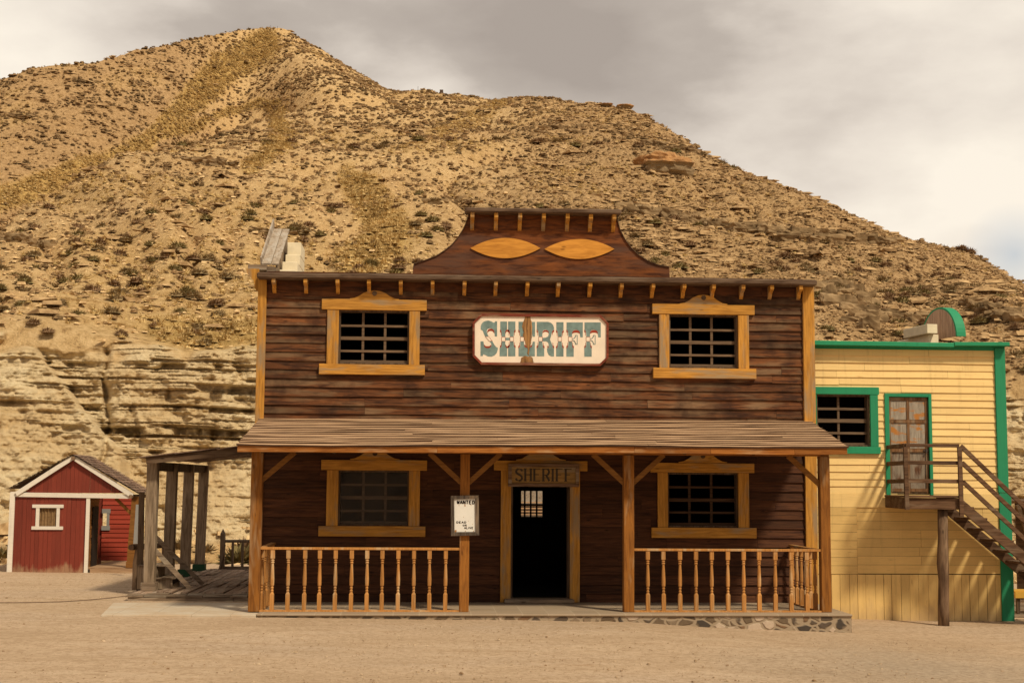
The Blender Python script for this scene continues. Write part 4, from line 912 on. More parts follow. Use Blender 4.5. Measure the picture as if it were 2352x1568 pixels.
# --- porch platform
px0 = X(590, 1405, 23.35); px1 = X(1957, 1405, 23.35)
m = MB(); m.box(px0, px1, 23.38, YW+.02, -.7, -.036); plat = m.build('porch_platform', M['stone'], office)
m = MB(); m.box(px0-.01, px1+.01, 23.35, YW+.02, -.035, .0); m.build('tile_floor', M['tiles'], plat, bevel=.01)
m = MB(); m.add([(onz(245, 1405, -.01).x, 23.32, -.012), (px0-.012, 23.32, -.012), (px0-.012, 25.6, -.012), (onz(277, 1376, -.01).x, 25.6, -.012),
                 (onz(245, 1405, -.01).x, 23.32, -.2), (px0-.012, 23.32, -.2), (px0-.012, 25.6, -.2), (onz(277, 1376, -.01).x, 25.6, -.2)], [(0,1,2,3),(0,4,5,1),(1,5,6,2),(2,6,7,3),(3,7,4,0)])
m.build('pavement', M['slab'], None, bevel=.01, kind='structure')

# ------------------------------------------------------------------ signs
def zp(ox, oy, k):            # survey units of an enlarged view -> picture units
    return lambda x, y: (ox+x*k, oy+y*k)
g5 = zp(1069.05, 705.6, .1515)
YS = YW-.10
def sx(pts, Y): return [xz(*g5(x, y), Y) for x, y in pts]
c = at(1242, 779, YS)
sign = thing('signboard', (c.x, YS, c.z), 'cream chamfered signboard reading SHERIFF in blue show letters with a rotten streak', 'sign')
outer = [(110, 228), (240, 92), (2050, 112), (2172, 240), (2170, 768), (2050, 886), (238, 868), (110, 735)]
inner = [(142, 238), (252, 132), (2040, 152), (2140, 252), (2138, 756), (2038, 852), (248, 832), (142, 722)]
m = MB(); m.prism(sx(inner, YS-.012), YS-.012, YS+.05); m.build('panel', M['cream'], sign)
m = MB()
for i in range(8):
    j = (i+1) % 8; o0, o1 = sx([outer[i], outer[j]], YS-.04); i0, i1 = sx([inner[i], inner[j]], YS-.04)
    m.prism([o0, o1, i1, i0], YS-.04, YS+.05)
m.build('frame', M['signframe'], sign)
LB, LR, LW = MB(), MB(), MB()
def flat(mb, pts, dy): p = sx(pts, YS-.012-dy); mb.prism(p, YS-.012-dy, YS-.0125-dy+.0015)
TB = []
TB.append([(232,335),(232,290),(245,250),(270,222),(305,206),(350,200),(395,214),(425,232),(445,228),(447,212),(480,212),(480,442),(445,442),(442,400),(432,355),(405,325),(370,316),(335,328),(322,355),(326,390),(350,440),(298,442),(280,400),(262,355)])
TB.append([(228,515),(272,515),(280,560),(300,598),(345,615),(382,602),(396,572),(386,540),(360,512),(408,512),(440,570),(468,602),(492,612),(490,640),(476,690),(442,728),(395,747),(340,744),(300,722),(270,712),(262,738),(228,738)])
def stem_top(wl, wr, sl_, sr, y0=215, yl=338, yb=448): return [(wl,y0),(wr,y0),(wr,yl-6),(wr-12,yl+8),(sr+4,yl+45),(sr,yb),(sl_,yb),(sl_-4,yl+45),(wl+12,yl+8),(wl,yl-2)]
def stem_bot(wl, wr, sl_, sr, y1=742, yu=615, yb=515): return [(wl,y1),(wl,yu),(wl+14,yu-16),(sl_-2,yb+48),(sl_,yb),(sr,yb),(sr+2,yb+48),(wr-14,yu-14),(wr,yu+2),(wr,y1)]
TB += [stem_top(528,631,549,603), stem_top(647,757,676,729), stem_bot(518,631,549,603), stem_bot(647,757,676,729), [(606,460),(674,460),(674,500),(606,500)]]
TB.append([(805,218),(1055,222),(1055,445),(1018,445),(1008,385),(980,348),(930,338),(900,352),(888,385),(885,450),(832,450),(828,385),(820,352),(805,340)])
TB.append([(805,742),(805,620),(825,604),(832,570),(832,515),(885,515),(890,570),(905,603),(945,618),(988,603),(1012,570),(1020,520),(1052,520),(1052,742)])
TB.append([(1082,220),(1250,220),(1300,236),(1330,270),(1343,310),(1343,342),(1322,357),(1305,400),(1296,445),(1280,487),(1300,530),(1318,580),(1343,622),(1343,745),(1300,745),(1262,722),(1240,675),(1236,625),(1258,610),(1262,560),(1250,530),(1220,515),(1168,515),(1168,462),(1215,460),(1252,442),(1263,405),(1262,370),(1245,347),(1210,338),(1180,347),(1168,372),(1165,450),(1110,450),(1108,385),(1100,352),(1082,340)])
TB += [stem_bot(1082,1195,1111,1166), stem_top(1378,1487,1405,1459,225,345,452), stem_bot(1375,1487,1405,1459,745,620,520)]
for dx in (0, 272):
    TB.append([(x+dx, y) for x, y in [(1533,228),(1780,228),(1780,455),(1742,455),(1733,392),(1715,354),(1680,340),(1640,345),(1622,366),(1616,402),(1616,458),(1562,458),(1559,392),(1550,357),(1533,348)]])
    TB.append(stem_bot(1530+dx, 1642+dx, 1562+dx, 1616+dx, 748, 622, 522))
    TB.append([(x+dx, y) for x, y in [(1618,474),(1640,470),(1658,448),(1663,420),(1700,420),(1700,566),(1663,566),(1658,535),(1640,514),(1618,506)]])
    flat(LW, [(x+dx, y) for x, y in [(1618,485),(1648,480),(1672,455),(1676,432),(1688,432),(1688,554),(1676,554),(1670,528),(1648,500),(1618,496)]], .006)
for p in TB: flat(LB, p, .002)
def cres(x, y, w, h, flip=1):          # small red flick beside a stem
    flat(LR, [(x, y), (x+w*.55*flip, y+h*.15), (x+w*flip, y+h*.6), (x+w*flip, y+h*1.9), (x+w*.8*flip, y+h*1.9), (x+w*.62*flip, y+h*.9), (x, y+h*.75)], .004)
def cresb(x, y, w, h, flip=1): flat(LR, [(x, y), (x+w*.55*flip, y-h*.15), (x+w*flip, y-h*.6), (x+w*flip, y-h*1.9), (x+w*.8*flip, y-h*1.9), (x+w*.62*flip, y-h*.9), (x, y-h*.75)], .004)
for wl, wr, so in ((528, 631, 0), (647, 757, 0), (1378, 1487, 8)):
    cres(wl-3, 336+so, 20, 48); cresb(wl-3, 615+so, 22, 46)
    if wl != 528: cres(wr+3, 336+so, 22, 48, -1); cresb(wr+3, 615+so, 22, 46, -1)
for wl in (805, 1082, 1533, 1805): cres(wl-2, 338, 20, 48); cresb(wl-2, 620, 22, 46)
for wr in (1197, 1343, 1642, 1914): cresb(wr+2, 622, 22, 46, -1)
cres(1345, 342, 30, 40, -1)
def arch(x0, x1, y, h, t, up=1):
    n = 12; o = [(x0+(x1-x0)*(.5-.5*math.cos(math.pi*k/n)), y-up*h*math.sin(math.pi*k/n)**.6) for k in range(n+1)]
    i = [(x0+t*.35+(x1-x0-t*.7)*(.5-.5*math.cos(math.pi*k/n)), y-up*(h-t)*math.sin(math.pi*k/n)**.6) for k in range(n, -1, -1)]; flat(LR, o+i[1:-1], .004)
arch(331, 437, 392, 68, 32); arch(282, 392, 560, 58, 28, -1); arch(605, 674, 400, 62, 26); arch(607, 672, 560, 56, 24, -1)
arch(892, 1010, 400, 58, 28); arch(893, 1012, 560, 56, 28, -1); arch(1170, 1262, 395, 50, 24); arch(1240, 1262, 575, 40, 16, -1)
for dx in (0, 272): arch(1618+dx, 1735+dx, 400, 55, 38)
for a, b in ((549, 603), (676, 729), (832, 886), (1111, 1166), (1405, 1459), (1561, 1616), (1830, 1888)):
    flat(LR, [(a-3, 447), (b+3, 447), (b+3, 518), (a-3, 518)], .004); flat(LW, [(a+3, 453), (b-3, 453), (b-3, 512), (a+3, 512)], .006)
flat(LR, [(297, 442), (353, 440), (412, 512), (360, 516)], .004); flat(LW, [(308, 448), (352, 446), (400, 508), (362, 510)], .006)
flat(LB, [(225, 338), (240, 338), (300, 442), (350, 508), (335, 508)], .0015) if False else None
LB.build('blue_lettering', M['teal'], sign, fix=False); LR.build('red_lettering', M['signred'], sign, fix=False); LW.build('cream_inlay', M['cream'], sign, fix=False)
def rag(pts, seed):
    r = random.Random(seed); out = []
    for (x0, y0), (x1, y1) in zip(pts, pts[1:]+pts[:1]):
        for k in range(4): t = k/4; out.append((x0+(x1-x0)*t+r.uniform(-5, 5), y0+(y1-y0)*t+r.uniform(-5, 5)))
    return out
m = MB(); flat(m, rag([(905, 140), (980, 140), (1000, 210), (1012, 300), (1010, 400), (1000, 480), (995, 560), (975, 620), (965, 690), (960, 735), (938, 690), (948, 625), (915, 570), (900, 500), (876, 430), (880, 350), (862, 300), (878, 210)], 4), .008)
flat(m, rag([(850, 755), (900, 735), (945, 748), (990, 738), (1022, 770), (1035, 838), (835, 836)], 5), .008); m.build('rotten_patch', M['rotten'], sign, fix=False)
# stroke lettering for the smaller signs
GL = {'S': [[(.95,.80),(.75,.97),(.35,1),(.08,.85),(.1,.66),(.4,.54),(.75,.44),(.95,.28),(.85,.08),(.5,0),(.2,.04),(.04,.2)]],
      'H': [[(.1,0),(.1,1)],[(.9,0),(.9,1)],[(.1,.5),(.9,.5)]], 'E': [[(.12,0),(.12,1)],[(.12,1),(.95,1)],[(.12,.52),(.75,.52)],[(.12,0),(.95,0)]],
      'R': [[(.12,0),(.12,1)],[(.12,1),(.7,1),(.92,.86),(.92,.64),(.7,.5),(.12,.5)],[(.5,.5),(.98,0)]], 'I': [[(.5,0),(.5,1)]],
      'F': [[(.12,0),(.12,1)],[(.12,1),(.95,1)],[(.12,.52),(.75,.52)]], 'W': [[(0,1),(.25,0),(.5,.8),(.75,0),(1,1)]], 'A': [[(0,0),(.5,1),(1,0)],[(.2,.36),(.8,.36)]],
      'N': [[(.05,0),(.05,1),(.95,0),(.95,1)]], 'T': [[(.5,0),(.5,1)],[(0,1),(1,1)]], 'D': [[(.1,0),(.1,1),(.6,1),(.95,.75),(.95,.25),(.6,0),(.1,0)]],
      'O': [[(.1,.1),(.1,.9),(.9,.9),(.9,.1),(.1,.1)]], 'L': [[(.1,1),(.1,0),(.9,0)]], 'V': [[(0,1),(.5,0),(1,1)]]}
def letters(mb, word, x, z, w, h, gap, t, Y, serif=0, slope=0, thick=.0015, thin=.55):
    for ch in word:
        ww = w*(.35 if ch == 'I' else 1)
        for st_ in GL[ch]:
            for (a, b), (c, d) in zip(st_[:-1], st_[1:]):
                tt = t*(thin if abs(b-d) < .05 else 1); mb.beam((x+a*ww, Y, z+b*h), (x+c*ww, Y, z+d*h), thick, tt, up=(0, 0, 1) if abs(b-d) < .05 else (1, 0, 0))
            if serif and ch in 'HRIFE' :
                for q in (0, 1):
                    a0 = st_[0][0]
                    if abs(st_[0][1]-st_[-1][1]) > .9 and len(st_) == 2: mb.beam((x+a0*ww-serif, Y, z+q*h), (x+a0*ww+serif, Y, z+q*h), thick, t*.35)
        x += ww+gap; z += slope
# beam(): width runs across, so for lettering the plate lies in the XZ plane
YD = YW-.14
pA = at(1167.5, 1092, YD); pB = at(1330, 1090, YD); zt_, zb_ = Z(1248, 1065, YD), Z(1248, 1117.5, YD)
hs = thing('carved_sign', ((pA.x+pB.x)/2, YD, zb_), 'weathered wooden board carved SHERIFF hanging over the dark doorway', 'sign')
m = MB(); m.box(pA.x+.05, pB.x-.05, YD, YD+.03, zb_+.05, zt_-.05); m.build('board', M['carved'], hs)
m = MB()
for q0, q1 in (((pA.x, zb_+.03), (pB.x, zb_+.03)), ((pA.x, zt_-.03), (pB.x, zt_-.03))): m.beam((q0[0], YD+.005, q0[1]), (q1[0], YD+.005, q1[1]), .06, .06, seg=4, wob=.06)
for q in (pA.x+.03, pB.x-.03): m.beam((q, YD+.006, zb_+.06), (q, YD+.006, zt_-.06), .06, .06, up=(1, 0, 0))
m.build('frame', M['carvedframe'], hs)
lw_ = (pB.x-pA.x-.26-6*.036)/6.35; m = MB(); letters(m, 'SHERIFF', pA.x+.13, zb_+.105, lw_, .215, .036, .036, YD-.002, serif=.026, thick=.006, thin=.38); m.build('lettering', M['ink'], hs)
YQ = YP-.03
g6 = zp(1012, 1026.3, .2454)
wp = thing('wanted_poster', (at(1068, 1183, YQ).x, YQ, at(1068, 1230, YQ).z), 'white WANTED dead or alive notice in a dark wooden frame on the porch post', 'poster')
def q6(x, y, Y=YQ): return xz(*g6(x, y), Y)
m = MB(); m.prism([q6(118, 480), (q6(330, 480)), q6(334, 800), q6(120, 800)], YQ-.004, YQ+.02); m.build('sheet', M['paper'], wp)
m = MB(); fo = [(96, 455), (356, 451), (361, 824), (98, 830)]; fi = [(127, 488), (322, 484), (325, 792), (130, 794)]
for i in range(4):
    j = (i+1) % 4; m.prism([q6(*fo[i]), q6(*fo[j]), q6(*fi[j]), q6(*fi[i])], YQ-.022, YQ+.024)
m.build('frame', M['posterframe'], wp)
m = MB(); a = q6(150, 530); b = q6(150, 500); c = q6(313, 530); h_ = b[1]-a[1]; tw = c[0]-a[0]
letters(m, 'WANTED', a[0]+.008, a[1], tw*.125, h_, tw*.048, .017, YQ-.006, thick=.003, thin=.8)
h2 = h_*.55
a = q6(148, 711); letters(m, 'DEAD', a[0], a[1], .030, h2, .013, .009, YQ-.006, thick=.003, thin=.8)
a = q6(208, 738); letters(m, 'OR', a[0], a[1], .026, h2*.85, .010, .008, YQ-.006, thick=.003, thin=.8)
a = q6(222, 763); letters(m, 'ALIVE', a[0], a[1], .024, h2, .010, .009, YQ-.006, thick=.003, thin=.8)
m.build('lettering', M['inkbrown'], wp)
m = MB(); r_ = random.Random(3)
for x, y, s_ in ((228, 548, 9), (226, 535, 5), (140, 783, 12), (285, 543, 4), (172, 545, 4), (232, 786, 5), (215, 655, 3), (260, 690, 3), (300, 720, 3), (240, 742, 5), (308, 785, 6)):
    m.prism([q6(x+s_*math.cos(t)*r_.uniform(.5, 1.1), y+s_*math.sin(t)*r_.uniform(.6, 1.4), YQ) for t in [k*.9 for k in range(7)]], YQ-.0055, YQ-.0045)
m.build('rust_stain', M['stain'], wp, fix=False)

# ================================================================== left side: canopy, deck, steps, rails
DZ = .05
XP = onz(343, 1356, DZ).x; YC0 = onz(343, 1356, DZ).y
deck = thing('plank_deck', (-4.6, 30, 0), 'low weathered plank deck with lifted and broken boards beside the timber building', 'deck')
ydf, ydb = 26.35, 34.3; xdl, xdr = onz(297, 1363, DZ).x, XL+.0
m = MB(); x = xdl+.02; rr = random.Random(5)
while x < XL+2.0:
    w_ = rr.uniform(.13, .17); y = 26.75+rr.uniform(0, .05)
    if x > XL-.02 and False: break
    while y < ydb:
        e = min(ydb, y+rr.uniform(1.2, 3.2)); lf = rr.uniform(0, .012)+(rr.random() < .2)*rr.uniform(.01, .035); tl = rr.uniform(-.02, .02)
        m.beam((x+w_/2, y, DZ-.015+lf), (x+w_/2+tl, e-.012, DZ-.015+lf*rr.uniform(-.5, 1)), w_-.012, .028, seg=3, wob=.05); y = e
    x += w_
m.build('planks', M['deck'], deck)
m = MB(); x = xdl
while x < xdr:
    e = min(xdr, x+rr.uniform(.28, .55)); m.beam((x+.004, ydf+.09, DZ-.012+rr.uniform(-.008, .008)), (e-.004, ydf+.09+rr.uniform(-.02, .02), DZ-.012+rr.uniform(-.008, .01)), .19, .028, seg=2, wob=.08)
    m.beam((x+.004, ydf+.29, DZ-.004+rr.uniform(-.01, .012)), (e-.004, ydf+.29+rr.uniform(-.03, .03), DZ-.004+rr.uniform(-.01, .012)), .19, .026, seg=2, wob=.08); x = e
m.build('edge_planks', M['grey_x'], deck)
m = MB(); x = xdl+.05
while x < xdr: e = min(xdr, x+1.9); m.box(x, e-.01, ydf+.015, ydf+.05, -.16, DZ-.03); x = e
m.build('skirt_board', M['grey_x'], deck)
canopy = thing('lean_to_canopy', (XP+1.2, 30, 0), 'shabby lean-to canopy of grey posts and dark planks on the left of the timber building', 'canopy')
ztopp = Z(345, 1058, YC0)
for k, hh in enumerate((0, 0, 0, 0)):
    y = YC0+1.98*k; w_ = .205
    m = MB(); m.beam((XP, y, DZ), (XP+.015*k, y, ztopp-.02*(k > 0)), w_, w_, up=(0, 1, 0), seg=7, wob=.025); po = m.build('post', M['grey_z'] if k == 0 else M['dk_z'] if False else M['grey_z'], canopy, bevel=.008)
    m = MB(); m.box(XP-.14, XP-.104, y-.13, y+.14, DZ, DZ+.16); m.box(XP-.12, XP+.12, y-.135, y-.104, DZ, DZ+.165); m.box(XP+.104, XP+.135, y-.13, y+.14, DZ, DZ+.165)
    bl = m.build('base_block', M['grey_x'] if k == 0 else M['dkgreen'], po)
m = MB(); m.beam((XP-.02, YC0+.11, ztopp-.10), (XP+.01, YC0+6.3, ztopp-.10), .14, .17, seg=5, wob=.03); m.build('side_beam', M['dk_x'], canopy)
zr0 = at(333, 1053, YC0-.35); zr1 = at(580, 1028, YC0-.35)
m = MB(); m.beam((zr0.x+.02, YC0-.32, zr0.z-.03), (zr1.x, YC0-.32, zr1.z-.05), .06, .13, seg=6, wob=.05); m.build('front_beam', M['dk_x'], canopy)
m = MB(); sl_ = (zr1.z-zr0.z)/(zr1.x-zr0.x)
y = YC0-.40
while y < YC0+6.5:
    w_ = .19; x = zr0.x-.10; zf = lambda x: zr0.z+sl_*(x-zr0.x)+.02
    while x < zr1.x+.1:
        e = min(zr1.x+.1, x+rr.uniform(.35, .8)); l0 = rr.uniform(0, .03); m.beam((x, y+w_/2, zf(x)+.012+l0*.3), (e+.03, y+w_/2, zf(e)+.018+l0), w_-.006, .018, seg=1, wob=.05); x = e
    y += w_
m.build('roof_planks', M['shake'], canopy)
# box steps
st_ = thing('box_steps', (XP+.35, 27.9, DZ), 'two grey plank box steps beside the front canopy post', 'steps')
x0 = X(357, 1340, 27.75); x1 = X(403, 1340, 27.75)
m = MB(); m.box(x0, x1-.06, 27.75, 27.78, DZ+.012, DZ+.20); m.box(x0, x1-.06, 28.55, 28.58, DZ+.012, DZ+.20); m.box(x0, x0+.03, 27.79, 28.54, DZ+.012, DZ+.42); m.box(x1-.10, x1-.07, 27.79, 28.54, DZ+.012, DZ+.10); m.build('riser', M['grey_z'], st_)
m = MB(); m.box(x0-.01, x1, 27.70, 28.62, DZ+.201, DZ+.232); m.build('tread', M['grey_y'], st_, bevel=.005)
m = MB(); m.box(x0-.35, x0-.005, 27.78, 27.81, DZ+.012, DZ+.43); m.box(x0-.35, x0-.005, 28.55, 28.58, DZ+.012, DZ+.43); m.build('riser', M['grey_z'], st_)
m = MB(); m.box(x0-.35, X(386, 1300, 28), 27.74, 28.62, DZ+.431, DZ+.46); m.build('tread', M['grey_y'], st_, bevel=.005)
for (u0, v0, u1, v1, Y, lab) in ((338, 1213, 466, 1342, 28.75, 'far sloping board rail running down past the box steps'), (338, 1243, 438, 1352, 27.55, 'near sloping board rail running down to the deck beside the front post')):
    a = at(u0, v0, Y); b = at(u1, v1, Y); b.z = DZ+.03; m = MB(); m.beam(a, b, .035, .085, seg=5, wob=.05); o = m.build('sloping_rail', M['grey_x'], None, recenter=True, label=lab, category='handrail', group='board rails by the steps')
# back railing on the deck
YB = 34.15
rl = thing('deck_railing', (X(510, 1300, YB), YB, DZ), 'low rustic railing with pointed post at the far end of the deck', 'railing')
xp_ = X(510.5, 1290, YB); zt_ = Z(510, 1225, YB)
m = MB(); m.box(xp_-.055, xp_+.055, YB-.055, YB+.055, DZ, zt_); m.add([(xp_-.055, YB-.055, zt_), (xp_+.055, YB-.055, zt_), (xp_+.055, YB+.055, zt_), (xp_-.055, YB+.055, zt_), (xp_, YB, zt_+.12)], [(0,1,4),(1,2,4),(2,3,4),(3,0,4)]); m.build('pointed_post', M['grey_z'], rl)
x2 = X(600, 1290, YB)
m = MB(); m.tube([(xp_, YB, Z(545, 1242, YB)), (x2, YB, Z(545, 1242, YB))], .035, 8, .08); m.build('top_rail', M['grey_x'], rl)
m = MB(); m.box(xp_, x2, YB-.04, YB+.04, DZ+.005, DZ+.07); m.build('bottom_rail', M['grey_x'], rl)
for u in (534.5, 557, 579): m = MB(); xx = X(u, 1270, YB); m.beam((xx, YB, DZ+.07), (xx, YB, Z(545, 1243, YB)), .06, .05, seg=3, wob=.1); m.build('baluster', M['grey_z'], rl)
m = MB(); m.beam((X(507, 1300, YB)-.02, YB-.09, DZ), (X(518, 1250, YB), YB-.07, Z(518, 1250, YB)), .04, .04); m.build('brace', M['grey_z'], rl)
# dark board panel, log hitching rail
YD2 = 28.0
m = MB(); m.prism([xz(319, 1130, YD2), xz(331.5, 1129, YD2), xz(328, 1356, YD2), xz(313, 1358, YD2)], YD2, YD2+.04)
m.build('upright_panel', M['dk_z'], None, recenter=True, label='tall narrow dark board standing upright beside the front canopy post', category='board')
lg = thing('log_rail', (X(311, 1355, 29), 29.0, 0), 'short rustic log hitching rail left of the canopy post', 'rail')
m = MB(); xx = X(312.5, 1310, 28.4); m.tube([(xx, 28.4, .0), (xx-.01, 28.4, .5), (xx+.03, 28.4, Z(312, 1262, 28.4))], [.065, .06, .055], 9, .08); m.build('log_post', M['pole'], lg)
m = MB(); xx2 = X(377, 1300, 30.5); m.tube([(xx2, 30.5, .0), (xx2, 30.5, Z(377, 1258, 30.5))], .06, 9, .08); m.build('log_post', M['pole'], lg)
m = MB(); m.tube([(X(301, 1256, 28.3), 28.3, Z(301, 1256, 28.3)), (X(384, 1250, 30.6), 30.6, Z(384, 1251, 30.6))], .06, 9, .06); m.build('log_crossbar', M['pole'], lg)
m = MB(); YG = 33.5; m.prism([xz(312, 1158, YG), xz(320, 1158, YG), xz(318, 1248, YG), xz(306, 1248, YG)], YG, YG+.03); m.build('pale_board', M['greypaint'], None, recenter=True, label='leaning pale grey board between the red hut and the dark upright board', category='board')
# cord on the ground
m = MB(); pts = []
for u, v in ((-40, 1388), (60, 1387), (140, 1385), (200, 1381), (250, 1376), (290, 1371)):
    p = onz(u, v, -.06); pts.append((p.x, p.y, float(gz(p.x, p.y))+.012))
m.tube(pts, .007, 5); m.build('ground_cable', M['cord'], None, recenter=True, label='thin dark cable lying on the sand left of the deck', category='cable')

# ================================================================== RED HUT
YR = 35.0
hut = thing('red_hut', (X(110, 1310, YR), YR, -.08), 'small red board hut with white trim, shake roof and an open porch on its right', 'hut')
def hx(u, v): return xz(u, v, YR)
fl = hx(25.5, 1310); fr = hx(194.7, 1312); tl = hx(35, 1138); tr = hx(199, 1141); x0 = X(30, 1225, YR); x1 = X(197, 1225, YR)
zf_ = Z(110, 1314, YR); ztt = Z(110, 1140, YR); zbt = Z(110, 1131, YR); YI = YR+3.0
wx0, wx1, wz0, wz1 = X(91.3, 1186, YR), X(131, 1186, YR), Z(110, 1208, YR), Z(110, 1165, YR)
m = MB()
for xa_, xb_, za, zb2 in ((x0, wx0, zf_, ztt), (wx1, x1, zf_, ztt), (wx0, wx1, zf_, wz0), (wx0, wx1, wz1, ztt)): vboards(m, xa_, xb_, za, zb2, YR+.0, .105, .025)
m.build('front_wall', M['red_z'], hut)
m = MB(); xR = X(308, 1225, YR)
m.beam(((X(30, 1130, YR)), YR-.035, zf_-.02), (X(30.5, 1130, YR), YR-.035, zbt+.02), X(36, 1225, YR)-X(24.5, 1225, YR), .05, up=(0, 1, 0)); m.build('corner_trim', M['white'], hut)
m = MB(); xx = X(201, 1225, YR); m.beam((xx, YR-.035, zf_-.02), (xx, YR-.035, ztt), .085, .05, up=(0, 1, 0)); m.build('jamb', M['white'], hut)
a = at(36, 1135, YR-.05); b = at(303, 1139.5, YR-.05); m = MB(); m.beam((a.x, YR-.05, a.z), (b.x, YR-.05, b.z), .05, .105); m.build('tie_board', M['white'], hut)
ap = at(169, 1047, YR-.06); e0 = at(36, 1134, YR-.06); e1 = at(310, 1138, YR-.06)
m = MB(); m.beam((e0.x+.02, YR-.09, e0.z+.0), (ap.x, YR-.09, ap.z-.03), .04, .105, up=(0, 0, 1)); m.beam((ap.x, YR-.09, ap.z-.03), (e1.x-.05, YR-.09, e1.z), .04, .105); m.build('rake_board', M['white'], hut)
def gtop(x): return ap.z-.08-(ap.z-e0.z)*((ap.x-x)/(ap.x-e0.x) if x < ap.x else (x-ap.x)/(e1.x-ap.x))
m = MB(); vboards(m, e0.x+.12, e1.x-.12, zbt, gtop, YR+.0, .10, .02); m.build('gable_boards', M['red_z'], hut)
# roof: two slopes of shakes running back
def slope(m, xa_, za, xb_, zb2, yf, yb, rows, cw):
    for i in range(rows):
        t0, t1 = i/rows, (i+1.25)/rows; y = yf
        while y < yb:
            w_ = rr.uniform(.7, 1.3)*cw; e = min(yb, y+w_); lf = rr.uniform(.012, .03); j = rr.uniform(-.03, .03)
            P0 = lambda t: (xa_+(xb_-xa_)*t, za+(zb2-za)*t)
            (xA, zA), (xB, zB) = P0(t0), P0(t1+j/rows*3)
            m.add([(xA, y+.004, zA+.006), (xA, e-.004, zA+.006), (xB, e-.004, zB+lf+.014), (xB, y+.004, zB+lf+.014), (xB, y+.004, zB+lf-.004), (xB, e-.004, zB+lf-.004)], [(0,1,2,3),(3,2,5,4)]); y = e
m = MB(); yf, yb2 = YR-.16, YR+1.75
zR = ap.z+.035; xL_ = at(26, 1121, YR).x; zL_ = at(26, 1121, YR).z; xR_ = at(320, 1132, YR).x; zR_ = at(320, 1132, YR).z
slope(m, ap.x, zR, xL_, zL_, yf, yb2, 13, .12); slope(m, ap.x, zR, xR_, zR_, yf, yb2, 15, .12)
rf = m.build('roof', M['shake'], hut)
m = MB(); m.add([(ap.x, yf+.02, zR-.012), (ap.x, yb2, zR-.012), (xL_, yb2, zL_-.012), (xL_, yf+.02, zL_-.012)], [(0,1,2,3)]); m.add([(ap.x, yf+.02, zR-.012), (ap.x, yb2, zR-.012), (xR_, yb2, zR_-.012), (xR_, yf+.02, zR_-.012)], [(0,1,2,3)])
m.build('roof_lining', M['dk_x'], rf)
for nm, u, v in (('ridge_log', 169, 1052), ('eaves_log', 301, 1140)):
    p = at(u, v, YR-.12); m = MB(); m.tube([(p.x, YR-.17, p.z), (p.x, YR+1.6, p.z)], .05, 10, .05); m.build(nm, M['pole'], hut)
# window
m = MB(); m.box(wx0-.02, wx1+.02, YR+.03, YR+.05, wz0-.02, wz1+.02); hw = m.build('window', M['dark'], hut)
m = MB(); n_ = 26; vs = []
for k in range(n_+1):
    t = k/n_; xx = wx0+(wx1-wx0)*t; yy = YR+.005+.014*math.sin(t*34)+.006*math.sin(t*80); vs += [(xx, yy, wz0), (xx, yy, wz1)]
m.add(vs, [(2*k, 2*k+2, 2*k+3, 2*k+1) for k in range(n_)]); m.build('curtain', plain('brown_curtain', (.27, .165, .075), .9, .2, 14), hw)
for a_, b_, c_, d_2 in ((74.8, 146.4, 1158, 1165.5), (74.8, 147, 1208, 1215.5)):
    m = MB(); m.box(X(a_, 1186, YR), X(b_, 1186, YR), YR-.065, YR-.027, Z(110, d_2, YR), Z(110, c_, YR)); m.build('rail_trim', M['white'], hw)
for a_, b_ in ((83.5, 91.5), (130.8, 138)):
    m = MB(); m.box(X(a_, 1186, YR), X(b_, 1186, YR), YR-.06, YR-.027, wz0+.001, wz1-.001); m.build('side_trim', M['white'], hw)
# set-back porch wall, floor, passage
fz = Z(250, 1287, YI); bx0_, bx1_ = X(233.5, 1225, YI), X(312, 1225, YI)
gw = (bx0_-.02, X(251, 1190, YI), Z(245, 1207, YI), Z(245, 1178, YI))
m = MB(); siding(m, bx0_, bx1_, fz, Z(265, 1138, YI), YI, .118, [gw], lap=.018, minl=4, maxl=6); m.build('porch_wall', M['red_x'], hut)
m = MB(); m.box(bx0_, X(254.6, 1170, YI), YI-.05, YI-.02, Z(245, 1178, YI), Z(245, 1168, YI)); m.box(X(246, 1190, YI), X(252, 1190, YI), YI-.045, YI-.022, Z(245, 1207, YI), Z(245, 1178, YI)); m.box(bx0_, X(253, 1212, YI), YI-.05, YI-.02, Z(245, 1217, YI), Z(245, 1207, YI)); m.build('porch_window_trim', M['greypaint'], hut)
m = MB()
zz_ = fz
while zz_ < ztt:
    m.box(x1-.02-random.uniform(0, .004), x1+.03+random.uniform(0, .015), YR+.03, YR+1.15, zz_, zz_+.066); zz_ += .07
m.build('passage_wall', M['brace'], hut)
m = MB(); m.box(x1-.02, x1+.06, YR+.42, YR+1.0, fz, ztt-.25); m.build('passage_door', M['dark'], hut)
m = MB(); yy = YR+.0
k = 0
while yy < YI+.2: m.box(X(207, 1300, YR)-.10, xR+.04, yy, min(yy+.14, YI+.2)-.006, fz-.035, fz+.0); yy += .14
m.build('porch_floor', M['deck_r'], hut)
m = MB(); m.box(X(207, 1308, YR), xR+.03, YR-.02, YR+.02, -.22, fz-.036); m.build('porch_step', M['deck_r'], hut)
m = MB(); xx = X(303, 1220, YR-.0); m.beam((xx-.02, YR+.08, fz), (xx+.05, YR+.08, Z(308, 1140, YR)), .17, .15, up=(0, 1, 0), seg=5, wob=.04); m.beam((xx-.02, YR+.08, fz), (xx-.015, YR+.08, fz+.14), .2, .19, up=(0, 1, 0)); m.build('porch_post', M['brace'], hut)
a = at(266, 1144, YR+.1); b = at(302, 1180, YR+.1); m = MB(); m.beam(a, b, .05, .07); m.build('porch_brace', M['brace'], hut)
